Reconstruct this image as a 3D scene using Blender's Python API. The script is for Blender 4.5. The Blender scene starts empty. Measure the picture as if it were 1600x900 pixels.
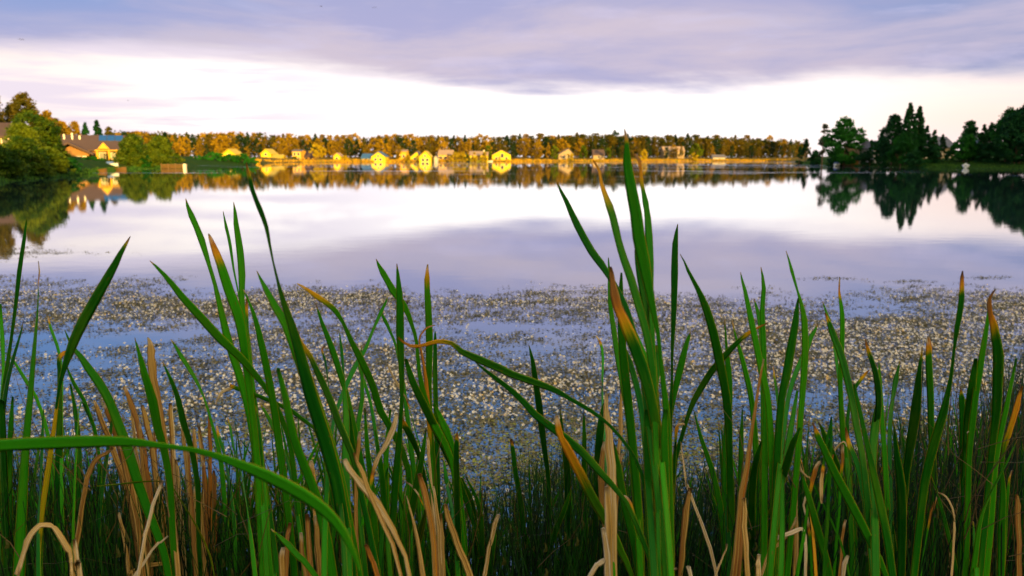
import bpy, math, random
import numpy as np
from mathutils import Vector, noise as mnoise
R = math.radians
C = bpy.context.scene.collection
sc = bpy.context.scene

# ------------------------------------------------------------------ camera
CAM_H, FPX, HOR = 1.6, 1200.0, 247.0
PITCH = math.atan((450 - HOR) / FPX)
cd = bpy.data.cameras.new('camera'); cam = bpy.data.objects.new('camera', cd); C.objects.link(cam)
cam.location = (0, 0, CAM_H); cam.rotation_euler = (R(90) - PITCH, 0, 0)
cd.sensor_width = 36; cd.lens = 36 * FPX / 1600
cd.clip_start = 0.05; cd.clip_end = 6000
cd.dof.use_dof = True; cd.dof.focus_distance = 1.7; cd.dof.aperture_fstop = 6.3
sc.camera = cam

# ------------------------------------------------------------------ world, sun, exposure
SUN_EL, SUN_AZ = R(6.0), R(25.0)      # sun stands behind the camera, a little to its right
w = bpy.data.worlds.new('World'); sc.world = w; w.use_nodes = True
wn = w.node_tree; wn.nodes.clear()
def N(t, **k):
    n = wn.nodes.new(t)
    for a, b in k.items(): setattr(n, a, b)
    return n
def sock(nt, v, s):
    if isinstance(v, bpy.types.NodeSocket): nt.links.new(v, s)
    else: s.default_value = v
def M(op, a, b=None, c=None, nt=None, clamp=False):
    nt = nt or wn
    n = nt.nodes.new('ShaderNodeMath'); n.operation = op; n.use_clamp = clamp
    sock(nt, a, n.inputs[0])
    if b is not None: sock(nt, b, n.inputs[1])
    if c is not None: sock(nt, c, n.inputs[2])
    return n.outputs[0]
def MIX(f, a, b, nt=None):
    nt = nt or wn
    n = nt.nodes.new('ShaderNodeMix'); n.data_type = 'RGBA'
    sock(nt, f, n.inputs[0])
    for v, s in ((a, n.inputs[6]), (b, n.inputs[7])):
        if isinstance(v, tuple): s.default_value = (*v, 1) if len(v) == 3 else v
        else: nt.links.new(v, s)
    return n.outputs[2]
def SS(x, lo, hi, nt=None):
    nt = nt or wn
    n = nt.nodes.new('ShaderNodeMapRange'); n.interpolation_type = 'SMOOTHSTEP'
    sock(nt, x, n.inputs[0]); sock(nt, lo, n.inputs[1]); sock(nt, hi, n.inputs[2])
    return n.outputs[0]
def COMB(x, y, z, nt=None):
    nt = nt or wn
    n = nt.nodes.new('ShaderNodeCombineXYZ')
    for v, s in zip((x, y, z), n.inputs): sock(nt, v, s)
    return n.outputs[0]
def NOISE(vec, scale, detail=4, rough=.55, nt=None, dist=0.):
    nt = nt or wn
    n = nt.nodes.new('ShaderNodeTexNoise'); nt.links.new(vec, n.inputs['Vector'])
    n.inputs['Scale'].default_value = scale; n.inputs['Detail'].default_value = detail
    n.inputs['Roughness'].default_value = rough; n.inputs['Distortion'].default_value = dist
    return n.outputs[0]
tc = N('ShaderNodeTexCoord'); sp = N('ShaderNodeSeparateXYZ'); wn.links.new(tc.outputs['Generated'], sp.inputs[0])
X, Y, Z = sp.outputs
hyp = M('SQRT', M('ADD', M('MULTIPLY', X, X), M('MULTIPLY', Y, Y)))
t = M('DIVIDE', Z, M('MAXIMUM', hyp, .001))                     # tangent of the elevation
az = M('ARCTAN2', X, Y)
sky = N('ShaderNodeTexSky', sky_type='NISHITA', sun_disc=False)
sky.sun_elevation = SUN_EL; sky.sun_rotation = math.pi - SUN_AZ
sky.air_density = 1.2; sky.dust_density = 1.5; sky.ozone_density = 2.5
bg1 = N('ShaderNodeBackground'); wn.links.new(sky.outputs[0], bg1.inputs[0]); bg1.inputs[1].default_value = 0.08
# cloud sheet seen in perspective: stretched along the horizon
v1 = COMB(M('MULTIPLY', az, 1.6), M('MULTIPLY', t, 9.0), 3.1)
v2 = COMB(M('MULTIPLY', az, 3.0), M('MULTIPLY', t, 34.0), 7.7)
n1 = NOISE(v1, 1.3, 6, .58, dist=.4); n2 = NOISE(v2, 1.5, 5, .55, dist=.3); n3 = NOISE(v1, 3.6, 5, .6, dist=.6)
wob = M('ADD', M('MULTIPLY', M('SUBTRACT', n1, .5), .075), M('MULTIPLY', M('SUBTRACT', n2, .5), .030))
# lower edge of the violet deck: high on the left, lower past the middle, rising a little at the right
edge0 = M('SUBTRACT', .106, M('MULTIPLY', SS(az, -.50, .0), .036))
edge = M('ADD', M('ADD', edge0, M('MULTIPLY', SS(az, .25, .60), .012)), wob)
dk = SS(t, M('SUBTRACT', edge, .006), M('ADD', edge, .030))
deck_lo = (.228, .222, .350); deck_pk = (.340, .290, .350); deck_bl = (.090, .170, .350)
deck = MIX(SS(n1, .38, .64), deck_lo, deck_pk)
deck = MIX(M('MULTIPLY', SS(t, .10, .22), SS(M('ADD', M('ABSOLUTE', M('SUBTRACT', az, .02)), M('MULTIPLY', M('SUBTRACT', n3, .5), .5)), .22, .62)), deck, deck_bl)
deck = MIX(M('MULTIPLY', SS(az, .22, .60), .7), deck, MIX(SS(n1, .40, .60), (.165, .185, .300), (.30, .265, .345)))
deck = MIX(M('MULTIPLY', SS(n3, .52, .72), .35), deck, (.38, .34, .45))
deck = MIX(M('MULTIPLY', SS(t, .15, .36), M('SUBTRACT', 1.0, M('MULTIPLY', SS(n1, .50, .75), .35))), deck, (.070, .150, .31))
low = MIX(SS(M('ABSOLUTE', M('SUBTRACT', az, .02)), .15, .62), (.80, .74, .68), (.60, .515, .475))
low = MIX(M('MULTIPLY', SS(az, .28, .60), M('SUBTRACT', 1.0, SS(t, .02, .11))), low, (.60, .44, .38))
streak = M('MULTIPLY', SS(n2, .40, .60), M('ADD', .16, M('MULTIPLY', SS(M('MULTIPLY', az, -1.0), -.05, .42), .84)))
low = MIX(M('MULTIPLY', streak, .9), low, (.45, .395, .460))
low = MIX(M('MULTIPLY', M('SUBTRACT', 1.0, SS(t, .012, .05)), .35), low, (.56, .47, .52))
cl = MIX(dk, low, deck)
# the evening side of the sky, round the sun behind the camera: bright and warm
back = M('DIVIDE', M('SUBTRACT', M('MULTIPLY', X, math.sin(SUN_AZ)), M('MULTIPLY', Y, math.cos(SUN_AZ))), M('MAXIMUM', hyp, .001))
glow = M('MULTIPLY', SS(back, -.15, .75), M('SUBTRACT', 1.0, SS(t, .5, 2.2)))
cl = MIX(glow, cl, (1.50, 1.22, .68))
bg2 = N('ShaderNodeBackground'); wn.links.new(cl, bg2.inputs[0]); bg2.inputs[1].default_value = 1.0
ms = N('ShaderNodeMixShader')
wn.links.new(M('MULTIPLY', SS(t, -.02, .0), .96), ms.inputs[0])
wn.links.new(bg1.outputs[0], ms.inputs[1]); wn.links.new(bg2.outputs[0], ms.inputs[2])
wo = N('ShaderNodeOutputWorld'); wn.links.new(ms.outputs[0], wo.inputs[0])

sd = bpy.data.lights.new('sun', 'SUN'); so = bpy.data.objects.new('sun', sd); C.objects.link(so)
sd.energy = 5.0; sd.angle = R(.6); sd.color = (1, .60, .13)
tosun = Vector((math.sin(SUN_AZ) * math.cos(SUN_EL), -math.cos(SUN_AZ) * math.cos(SUN_EL), math.sin(SUN_EL)))
so.rotation_euler = tosun.to_track_quat('Z', 'Y').to_euler(); so.location = (20, -30, 30)

vs = sc.view_settings; vs.view_transform = 'Standard'; vs.look = 'None'; vs.exposure = 1.0; vs.gamma = 1; vs.use_curve_mapping = False
cy = sc.cycles; cy.max_bounces = 6; cy.diffuse_bounces = 3; cy.glossy_bounces = 3; cy.transmission_bounces = 3; cy.transparent_max_bounces = 4
cy.caustics_reflective = False; cy.caustics_refractive = False; cy.use_denoising = True

# ------------------------------------------------------------------ helpers
def at(px, py, yy):
    cx, cyy = (px - 800) / FPX, (450 - py) / FPX
    d = Vector((cx, math.cos(PITCH) + cyy * math.sin(PITCH), -math.sin(PITCH) + cyy * math.cos(PITCH)))
    k = yy / d.y
    return Vector((d.x * k, yy, CAM_H + d.z * k))
def mesh(name, verts, faces, mat, parent=None, smooth=False, attrs=None, mats=None, midx=None):
    me = bpy.data.meshes.new(name); me.from_pydata([tuple(v) for v in verts], [], faces)
    me.materials.append(mat) if mat else None
    if mats:
        for m_ in mats: me.materials.append(m_)
    if midx is not None: me.polygons.foreach_set('material_index', midx)
    if smooth: me.polygons.foreach_set('use_smooth', [True] * len(faces))
    for k, vals in (attrs or {}).items():
        a = me.attributes.new(k, 'FLOAT', 'POINT'); a.data.foreach_set('value', np.asarray(vals, dtype=np.float32))
    me.update()
    o = bpy.data.objects.new(name, me); C.objects.link(o)
    if parent: o.parent = parent
    return o
def tag(o, label, cat, group=None, kind=None):
    if label: o['label'] = label
    if cat: o['category'] = cat
    if group: o['group'] = group
    if kind: o['kind'] = kind
    return o
def empty(name, loc, label, cat, group=None, rz=0):
    o = bpy.data.objects.new(name, None); C.objects.link(o); o.location = loc; o.rotation_euler = (0, 0, rz)
    o.empty_display_size = .2
    return tag(o, label, cat, group)
def copy_tree(o, parent=None):
    c = o.copy(); C.objects.link(c); c.parent = parent
    for ch in [k for k in o.children]: copy_tree(ch, c)
    return c
class MB:
    def __init__(s): s.v = []; s.f = []
    def quad(s, *p):
        n = len(s.v); s.v += [tuple(q) for q in p]; s.f.append(tuple(range(n, n + len(p))))
    def box(s, x0, y0, z0, x1, y1, z1):
        n = len(s.v)
        s.v += [(x, y, z) for z in (z0, z1) for x, y in ((x0, y0), (x1, y0), (x1, y1), (x0, y1))]
        s.f += [tuple(n + i for i in q) for q in ((3, 2, 1, 0), (4, 5, 6, 7), (0, 1, 5, 4), (1, 2, 6, 5), (2, 3, 7, 6), (3, 0, 4, 7))]
    def prism(s, prof, a0, a1, axis='y'):
        """closed profile (u,z) extruded along axis"""
        n = len(s.v); m = len(prof)
        for a in (a0, a1):
            for u, z in prof: s.v.append((u, a, z) if axis == 'y' else (a, u, z))
        s.f.append(tuple(range(n, n + m))); s.f.append(tuple(range(n + 2 * m - 1, n + m - 1, -1)))
        for i in range(m):
            j = (i + 1) % m; s.f.append((n + i, n + m + i, n + m + j, n + j))
    def tube(s, pts, rads, k=6):
        n0 = len(s.v); pts = [Vector(p) for p in pts]
        for i, p in enumerate(pts):
            d = (pts[min(i + 1, len(pts) - 1)] - pts[max(i - 1, 0)]).normalized()
            a = d.cross(Vector((0, 1, 0)) if abs(d.y) < .9 else Vector((1, 0, 0))).normalized(); b = d.cross(a)
            for j in range(k):
                th = 2 * math.pi * j / k
                s.v.append(tuple(p + (a * math.cos(th) + b * math.sin(th)) * rads[i]))
        for i in range(len(pts) - 1):
            for j in range(k):
                a_, b_ = n0 + i * k + j, n0 + i * k + (j + 1) % k
                s.f.append((a_, b_, b_ + k, a_ + k))
        s.f.append(tuple(n0 + j for j in range(k))[::-1]); s.f.append(tuple(n0 + (len(pts) - 1) * k + j for j in range(k)))
    def build(s, name, mat, parent=None, smooth=False, **kw): return mesh(name, s.v, s.f, mat, parent, smooth, **kw)

# ------------------------------------------------------------------ materials
def new_mat(name):
    m = bpy.data.materials.new(name); m.use_nodes = True; nt = m.node_tree
    b = nt.nodes['Principled BSDF']; return m, nt, b
def plain(name, col, rough=.7, var=.25, scale=3.0, spec=.3, bump=0., metallic=0.):
    m, nt, b = new_mat(name)
    tcn = nt.nodes.new('ShaderNodeTexCoord')
    n = NOISE(tcn.outputs['Object'], scale, 5, .6, nt=nt)
    c = MIX(n, tuple(max(0, x * (1 - var)) for x in col), tuple(min(1, x * (1 + var)) for x in col), nt=nt)
    nt.links.new(c, b.inputs['Base Color']); b.inputs['Roughness'].default_value = rough
    b.inputs['Specular IOR Level'].default_value = spec; b.inputs['Metallic'].default_value = metallic
    if bump:
        bn = nt.nodes.new('ShaderNodeBump'); nt.links.new(n, bn.inputs['Height']); bn.inputs['Strength'].default_value = bump
        nt.links.new(bn.outputs[0], b.inputs['Normal'])
    return m
def foliage(name, c1, c2, scale=.5, trans=.25):
    m, nt, b = new_mat(name)
    tcn = nt.nodes.new('ShaderNodeTexCoord'); oi = nt.nodes.new('ShaderNodeObjectInfo')
    n = NOISE(tcn.outputs['Object'], scale, 4, .7, nt=nt)
    f = M('ADD', SS(n, .3, .7, nt=nt), M('MULTIPLY', M('SUBTRACT', oi.outputs['Random'], .5, nt=nt), .9, nt=nt), nt=nt, clamp=True)
    c = MIX(f, c1, c2, nt=nt)
    nt.links.new(c, b.inputs['Base Color']); b.inputs['Roughness'].default_value = .6; b.inputs['Specular IOR Level'].default_value = .15
    tr = nt.nodes.new('ShaderNodeBsdfTranslucent'); nt.links.new(c, tr.inputs[0])
    mx = nt.nodes.new('ShaderNodeMixShader'); mx.inputs[0].default_value = trans
    nt.links.new(b.outputs[0], mx.inputs[1]); nt.links.new(tr.outputs[0], mx.inputs[2])
    nt.links.new(mx.outputs[0], nt.nodes['Material Output'].inputs[0])
    return m
MT = {}
MT['bark'] = plain('bark', (.12, .075, .045), .9, .4, 6)
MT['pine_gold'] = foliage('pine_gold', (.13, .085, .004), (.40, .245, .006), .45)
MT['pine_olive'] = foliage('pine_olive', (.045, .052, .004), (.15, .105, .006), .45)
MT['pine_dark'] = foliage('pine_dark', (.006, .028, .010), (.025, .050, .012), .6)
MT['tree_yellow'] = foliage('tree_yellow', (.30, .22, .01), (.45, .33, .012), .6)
MT['tree_green'] = foliage('tree_green', (.006, .060, .008), (.022, .145, .010), .5)
MT['tree_deep'] = foliage('tree_deep', (.004, .038, .012), (.011, .080, .014), .5)
MT['willow'] = foliage('willow', (.020, .058, .003), (.120, .165, .005), .9)
MT['leafless'] = foliage('leafless', (.06, .07, .04), (.12, .10, .05), .9)

def leaf_material():
    m, nt, b = new_mat('cattail_leaf')
    def A(n):
        a = nt.nodes.new('ShaderNodeAttribute'); a.attribute_name = n; return a.outputs['Fac']
    dry, edge, along, tone = A('dry'), A('edge'), A('along'), A('tone')
    vec = COMB(M('MULTIPLY', edge, 4.0, nt=nt), M('MULTIPLY', along, 2.2, nt=nt), M('MULTIPLY', tone, 37.0, nt=nt), nt=nt)
    vec2 = COMB(M('MULTIPLY', edge, 9.0, nt=nt), M('MULTIPLY', along, 9.0, nt=nt), M('MULTIPLY', tone, 91.0, nt=nt), nt=nt)
    vec3 = COMB(M('MULTIPLY', edge, .5, nt=nt), M('MULTIPLY', along, 7.0, nt=nt), M('MULTIPLY', tone, 13.0, nt=nt), nt=nt)
    s1 = NOISE(vec, 1.0, 4, .6, nt=nt); s2 = NOISE(vec2, 1.0, 5, .65, nt=nt); s3 = NOISE(vec3, 1.0, 3, .6, nt=nt)
    g = MIX(tone, (.003, .075, .005), (.055, .400, .005), nt=nt)
    g = MIX(M('MULTIPLY', SS(s1, .35, .65, nt=nt), .6, nt=nt), g, (.012, .20, .006), nt=nt)
    g = MIX(M('MULTIPLY', SS(s3, .45, .75, nt=nt), .5, nt=nt), g, (.10, .27, .008), nt=nt)
    vn = M('SINE', M('MULTIPLY', M('ADD', edge, M('MULTIPLY', s3, .15, nt=nt), nt=nt), 34.0, nt=nt), nt=nt)
    g = MIX(M('MULTIPLY', SS(vn, .0, .9, nt=nt), .35, nt=nt), g, (.004, .07, .005), nt=nt)
    vec4 = COMB(M('MULTIPLY', edge, 2.2, nt=nt), M('MULTIPLY', along, 55.0, nt=nt), M('MULTIPLY', tone, 71.0, nt=nt), nt=nt)
    s4 = NOISE(vec4, 1.0, 3, .6, nt=nt)
    g = MIX(M('MULTIPLY', SS(s4, .66, .72, nt=nt), .75, nt=nt), g, (.14, .10, .015), nt=nt)
    # dryness, broken up by streaks
    d = M('ADD', dry, M('MULTIPLY', M('SUBTRACT', s1, .5, nt=nt), M('MULTIPLY', SS(dry, .02, .3, nt=nt), .85, nt=nt), nt=nt), nt=nt, clamp=True)
    ae = M('ABSOLUTE', edge, nt=nt)
    d = M('MAXIMUM', d, M('MULTIPLY', SS(ae, .80, 1.0, nt=nt), .34, nt=nt), nt=nt)  # thin orange outline put into the colour along both blade edges
    cr = nt.nodes.new('ShaderNodeValToRGB'); nt.links.new(d, cr.inputs[0])
    e = cr.color_ramp.elements
    e[0].position = 0; e[0].color = (.02, .2, .01, 1); e[1].position = 1; e[1].color = (.80, .70, .56, 1)
    for p, c in ((.20, (.15, .24, .006)), (.36, (.50, .33, .010)), (.50, (.70, .31, .018)), (.60, (.46, .17, .025)), (.68, (.26, .12, .045)), (.76, (.52, .31, .075)), (.88, (.68, .47, .19))):
        x = e.new(p); x.color = (*c, 1)
    col = MIX(SS(d, .08, .30, nt=nt), g, cr.outputs[0], nt=nt)
    col = MIX(M('MULTIPLY', M('MULTIPLY', SS(vn, .1, .9, nt=nt), SS(d, .5, .7, nt=nt), nt=nt), .45, nt=nt), col, (.16, .085, .035), nt=nt)
    tipd = M('MULTIPLY', M('SUBTRACT', 1.0, SS(along, .004, .020, nt=nt), nt=nt), M('MULTIPLY', SS(dry, .25, .45, nt=nt), SS(s4, .35, .55, nt=nt), nt=nt), nt=nt)
    col = MIX(M('MULTIPLY', tipd, .85, nt=nt), col, MIX(SS(tone, .45, .55, nt=nt), (.10, .045, .018), (.70, .60, .46), nt=nt), nt=nt)
    sp_ = M('MULTIPLY', SS(s2, .57, .70, nt=nt), M('ADD', .10, M('MULTIPLY', SS(dry, .5, .75, nt=nt), .75, nt=nt), nt=nt), nt=nt)
    col = MIX(sp_, col, (.045, .028, .014), nt=nt)
    nt.links.new(col, b.inputs['Base Color']); b.inputs['Roughness'].default_value = .5; b.inputs['Specular IOR Level'].default_value = .10
    bn = nt.nodes.new('ShaderNodeBump'); nt.links.new(s1, bn.inputs['Height']); bn.inputs['Strength'].default_value = .35; bn.inputs['Distance'].default_value = .002
    nt.links.new(bn.outputs[0], b.inputs['Normal'])
    tr = nt.nodes.new('ShaderNodeBsdfTranslucent'); nt.links.new(col, tr.inputs[0])
    mx = nt.nodes.new('ShaderNodeMixShader'); mx.inputs[0].default_value = .30
    nt.links.new(b.outputs[0], mx.inputs[1]); nt.links.new(tr.outputs[0], mx.inputs[2])
    nt.links.new(mx.outputs[0], nt.nodes['Material Output'].inputs[0])
    return m
MT['leaf'] = leaf_material()
def attr_mat(name, c1, c2, rough=.7, c3=None, trans=0.):
    m, nt, b = new_mat(name)
    a = nt.nodes.new('ShaderNodeAttribute'); a.attribute_name = 'tone'
    c = MIX(SS(a.outputs['Fac'], 0., .7, nt=nt), c1, c2, nt=nt)
    if c3: c = MIX(SS(a.outputs['Fac'], .75, .95, nt=nt), c, c3, nt=nt)
    nt.links.new(c, b.inputs['Base Color']); b.inputs['Roughness'].default_value = rough; b.inputs['Specular IOR Level'].default_value = .2
    if trans:
        tr = nt.nodes.new('ShaderNodeBsdfTranslucent'); nt.links.new(c, tr.inputs[0])
        mx = nt.nodes.new('ShaderNodeMixShader'); mx.inputs[0].default_value = trans
        nt.links.new(b.outputs[0], mx.inputs[1]); nt.links.new(tr.outputs[0], mx.inputs[2])
        nt.links.new(mx.outputs[0], nt.nodes['Material Output'].inputs[0])
    return m
MT['rush'] = attr_mat('rush', (.001, .005, .002), (.010, .065, .004), .6, (.085, .042, .014))
MT['weed'] = attr_mat('weed', (.080, .080, .042), (.22, .18, .085), .8, (.26, .28, .035))
MT['petal'] = attr_mat('petal', (.80, .70, .56), (.90, .86, .80), .6, (.82, .56, .22), trans=.25)
MT['pollen'] = plain('pollen', (.75, .48, .06), .7, .2, 60)
MT['shore_reed'] = attr_mat('shore_reed', (.26, .15, .008), (.52, .29, .012), .8, (.10, .14, .02))
MT['lawn'] = attr_mat('lawn', (.008, .034, .004), (.022, .080, .007), .8, (.045, .10, .008))

# ------------------------------------------------------------------ terrain and water
SH = [(-1400, 14), (-900, 25), (-500, 36), (-200, 44), (0, 52), (70, 62), (130, 74), (165, 92), (200, 112), (250, 121), (292, 128), (302, 165), (330, 172), (400, 182), (415, 255), (470, 300), (600, 325),
      (850, 370), (1050, 400), (1200, 420), (1236, 380), (1248, 215), (1300, 165), (1400, 137), (1500, 126), (1600, 120), (1800, 112), (2400, 95), (4000, 70)]
SHA = [(math.atan((x - 800) / FPX), r) for x, r in SH]
def shore(a):
    """depth along Y of the waterline in direction a (radians from +Y)"""
    if a <= SHA[0][0]: return SHA[0][1]
    for (a0, r0), (a1, r1) in zip(SHA, SHA[1:]):
        if a <= a1: return r0 + (r1 - r0) * (a - a0) / (a1 - a0)
    return SHA[-1][1]
def ss(x, a, b):
    x = min(1, max(0, (x - a) / (b - a))); return x * x * (3 - 2 * x)
def ground_z(x, y):
    r = math.hypot(x, y); a = math.atan2(x, y)
    n = mnoise.noise(Vector((x * .05, y * .05, 0)))
    z = -1.0
    if y > 0.5:
        dd = y - shore(a) if abs(a) < 1.25 else r - shore(a) * .7
        z = -0.8 + .8 * ss(dd, -4, 0) + .35 * ss(dd, -.3, 2.0) + .9 * ss(dd, 1, 16) + (.8 + .5 * n) * ss(dd, 14, 60)
    # the near bank, where the camera stands
    zb = .03 - .10 * (y - 2.3) if y > 1.2 else .14 + .12 * (1.2 - max(y, -1.5))
    zb += .03 * mnoise.noise(Vector((x * 1.3, y * 1.3, 5)))
    zb = max(zb, -1.0)
    if y < 6: z = max(z, zb)
    # unseen hill added behind and right of the camera to shade near bank, right shore
    hl = 15.5 * ss(-y, 8, 62) * (1 - ss(-x, 30, 160)) * (1 - .6 * ss(-y, 120, 400)) + 1.2 * n * ss(-y, 8, 60)
    if y < 0: z = max(z, zb + hl)
    if x > 0:
        k = ss(a, R(37), R(50)) * ss(r, 84, 135) * (1 - ss(r, 190, 330)) * ss(y, -120, -20)
        z = max(z, 24 * k) if k > 0.03 else z
    return z
gv, gf = [(0, 0, ground_z(0, 0))], []
NA, rs = 360, [0.4 * (1.0615 ** i) for i in range(146)]
for r_ in rs:
    for j in range(NA):
        a = 2 * math.pi * j / NA
        x_, y_ = r_ * math.sin(a), r_ * math.cos(a)
        gv.append((x_, y_, ground_z(x_, y_)))
for j in range(NA): gf.append((0, 1 + (j + 1) % NA, 1 + j))
for i in range(len(rs) - 1):
    for j in range(NA):
        p, q = 1 + i * NA + j, 1 + i * NA + (j + 1) % NA
        gf.append((p, q, q + NA, p + NA))
gm, nt, b = new_mat('ground')
tcn = nt.nodes.new('ShaderNodeTexCoord'); ob = tcn.outputs['Object']
n_a = NOISE(ob, .15, 6, .65, nt=nt); n_b = NOISE(ob, 6.0, 6, .7, nt=nt)
spx = nt.nodes.new('ShaderNodeSeparateXYZ'); nt.links.new(ob, spx.inputs[0])
grass = MIX(n_b, (.010, .036, .004), (.036, .080, .008), nt=nt)
golden = MIX(n_b, (.13, .085, .018), (.32, .20, .035), nt=nt)
far = M('MULTIPLY', SS(spx.outputs[1], 200., 300., nt=nt), .8, nt=nt)
cfar = MIX(M('MAXIMUM', far, M('MULTIPLY', SS(n_a, .55, .7, nt=nt), .25, nt=nt), nt=nt), grass, golden, nt=nt)
mud = MIX(n_b, (.010, .009, .007), (.040, .032, .020), nt=nt)
near = SS(M('ADD', M('ABSOLUTE', spx.outputs[0], nt=nt), M('ABSOLUTE', spx.outputs[1], nt=nt), nt=nt), 8., 14., nt=nt)
nt.links.new(MIX(near, mud, cfar, nt=nt), b.inputs['Base Color']); b.inputs['Roughness'].default_value = 1.0; b.inputs['Specular IOR Level'].default_value = .05
bn = nt.nodes.new('ShaderNodeBump'); nt.links.new(n_b, bn.inputs['Height']); bn.inputs['Distance'].default_value = .05; nt.links.new(bn.outputs[0], b.inputs['Normal'])
o = mesh('ground', gv, gf, gm, smooth=True); tag(o, None, None, kind='structure')

wm, nt, b = new_mat('lake_water')
tcn = nt.nodes.new('ShaderNodeTexCoord'); ob = tcn.outputs['Object']
mp = nt.nodes.new('ShaderNodeMapping'); nt.links.new(ob, mp.inputs[0]); mp.inputs['Scale'].default_value = (.55, 1.0, 1.0)
mq = nt.nodes.new('ShaderNodeMapping'); nt.links.new(ob, mq.inputs[0]); mq.inputs['Scale'].default_value = (.018, .16, 1.0)
r1 = NOISE(mp.outputs[0], 2.6, 4, .55, nt=nt); r2 = NOISE(mp.outputs[0], 14.0, 3, .6, nt=nt); r3 = NOISE(mq.outputs[0], 1.0, 4, .65, nt=nt)
spw = nt.nodes.new('ShaderNodeSeparateXYZ'); nt.links.new(ob, spw.inputs[0])
farw = SS(spw.outputs[1], 45., 80., nt=nt)
ms_ = nt.nodes.new('ShaderNodeMapping'); nt.links.new(ob, ms_.inputs[0]); ms_.inputs['Scale'].default_value = (.004, .045, 1.0)
r4 = NOISE(ms_.outputs[0], 1.0, 4, .7, nt=nt)
gust = M('MULTIPLY', M('MAXIMUM', SS(r3, .60, .66, nt=nt), SS(r4, .60, .64, nt=nt), nt=nt), farw, nt=nt)
hgt = M('ADD', M('MULTIPLY', r1, .004, nt=nt), M('MULTIPLY', r2, M('ADD', .0004, M('MULTIPLY', gust, .004, nt=nt), nt=nt), nt=nt), nt=nt)
bn = nt.nodes.new('ShaderNodeBump'); nt.links.new(hgt, bn.inputs['Height']); bn.inputs['Distance'].default_value = 1.0; bn.inputs['Strength'].default_value = .22
body = nt.nodes.new('ShaderNodeBsdfDiffuse'); body.inputs[0].default_value = (.020, .042, .052, 1)
gl = nt.nodes.new('ShaderNodeBsdfGlossy'); gl.inputs['Color'].default_value = (.93, .95, 1, 1)
nt.links.new(M('ADD', .004, M('MULTIPLY', gust, .28, nt=nt), nt=nt), gl.inputs['Roughness'])
fr = nt.nodes.new('ShaderNodeLayerWeight'); fr.inputs[0].default_value = .5
refl = M('ADD', .22, M('MULTIPLY', M('POWER', fr.outputs['Facing'], 2.3, nt=nt), .76, nt=nt), nt=nt)
for s_ in (gl.inputs['Normal'], fr.inputs['Normal']): nt.links.new(bn.outputs[0], s_)
mx = nt.nodes.new('ShaderNodeMixShader'); nt.links.new(refl, mx.inputs[0]); nt.links.new(body.outputs[0], mx.inputs[1]); nt.links.new(gl.outputs[0], mx.inputs[2])
nt.links.new(mx.outputs[0], nt.nodes['Material Output'].inputs[0]); nt.nodes.remove(b)
o = mesh('lake_water', [(-700, -60, 0), (700, -60, 0), (700, 700, 0), (-700, 700, 0)], [(0, 1, 2, 3)], wm); tag(o, None, None, kind='structure')

# ------------------------------------------------------------------ houses
def wallm(name, col, var=.10): return plain(name, col, .75, var, 2.0)
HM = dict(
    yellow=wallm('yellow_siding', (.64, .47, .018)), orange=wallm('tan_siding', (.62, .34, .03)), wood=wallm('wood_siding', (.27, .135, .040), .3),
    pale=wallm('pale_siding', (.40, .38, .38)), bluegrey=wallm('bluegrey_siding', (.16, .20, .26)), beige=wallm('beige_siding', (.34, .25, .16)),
    roof_brown=plain('brown_shingles', (.085, .055, .050), .9, .35, 5), roof_grey=plain('grey_shingles', (.13, .125, .15), .9, .3, 5),
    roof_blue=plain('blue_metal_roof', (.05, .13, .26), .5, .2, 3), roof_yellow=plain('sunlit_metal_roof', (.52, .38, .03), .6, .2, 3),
    roof_tan=plain('tan_roof', (.35, .24, .16), .9, .3, 4),
    glass=plain('window_glass', (.03, .035, .045), .15, .2, 2, .6), trim=plain('white_trim', (.72, .66, .56), .6, .1), solar=plain('solar_glass', (.02, .09, .30), .6, .2, 2, .1),
    dark=plain('dark_opening', (.02, .016, .014), .9, .3))
def window(mb_parent, x, z, wd, ht, yf):
    f = MB(); t_ = .10
    f.box(x - wd / 2 - t_, yf - .06, z - t_, x + wd / 2 + t_, yf + .02, z); f.box(x - wd / 2 - t_, yf - .06, z + ht, x + wd / 2 + t_, yf + .02, z + ht + t_)
    f.box(x - wd / 2 - t_, yf - .06, z, x - wd / 2, yf + .02, z + ht); f.box(x + wd / 2, yf - .06, z, x + wd / 2 + t_, yf + .02, z + ht)
    fo = f.build('window', HM['trim'], mb_parent)
    g = MB(); g.box(x - wd / 2, yf - .03, z, x + wd / 2, yf + .01, z + ht); g.build('pane', HM['glass'], fo)
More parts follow.
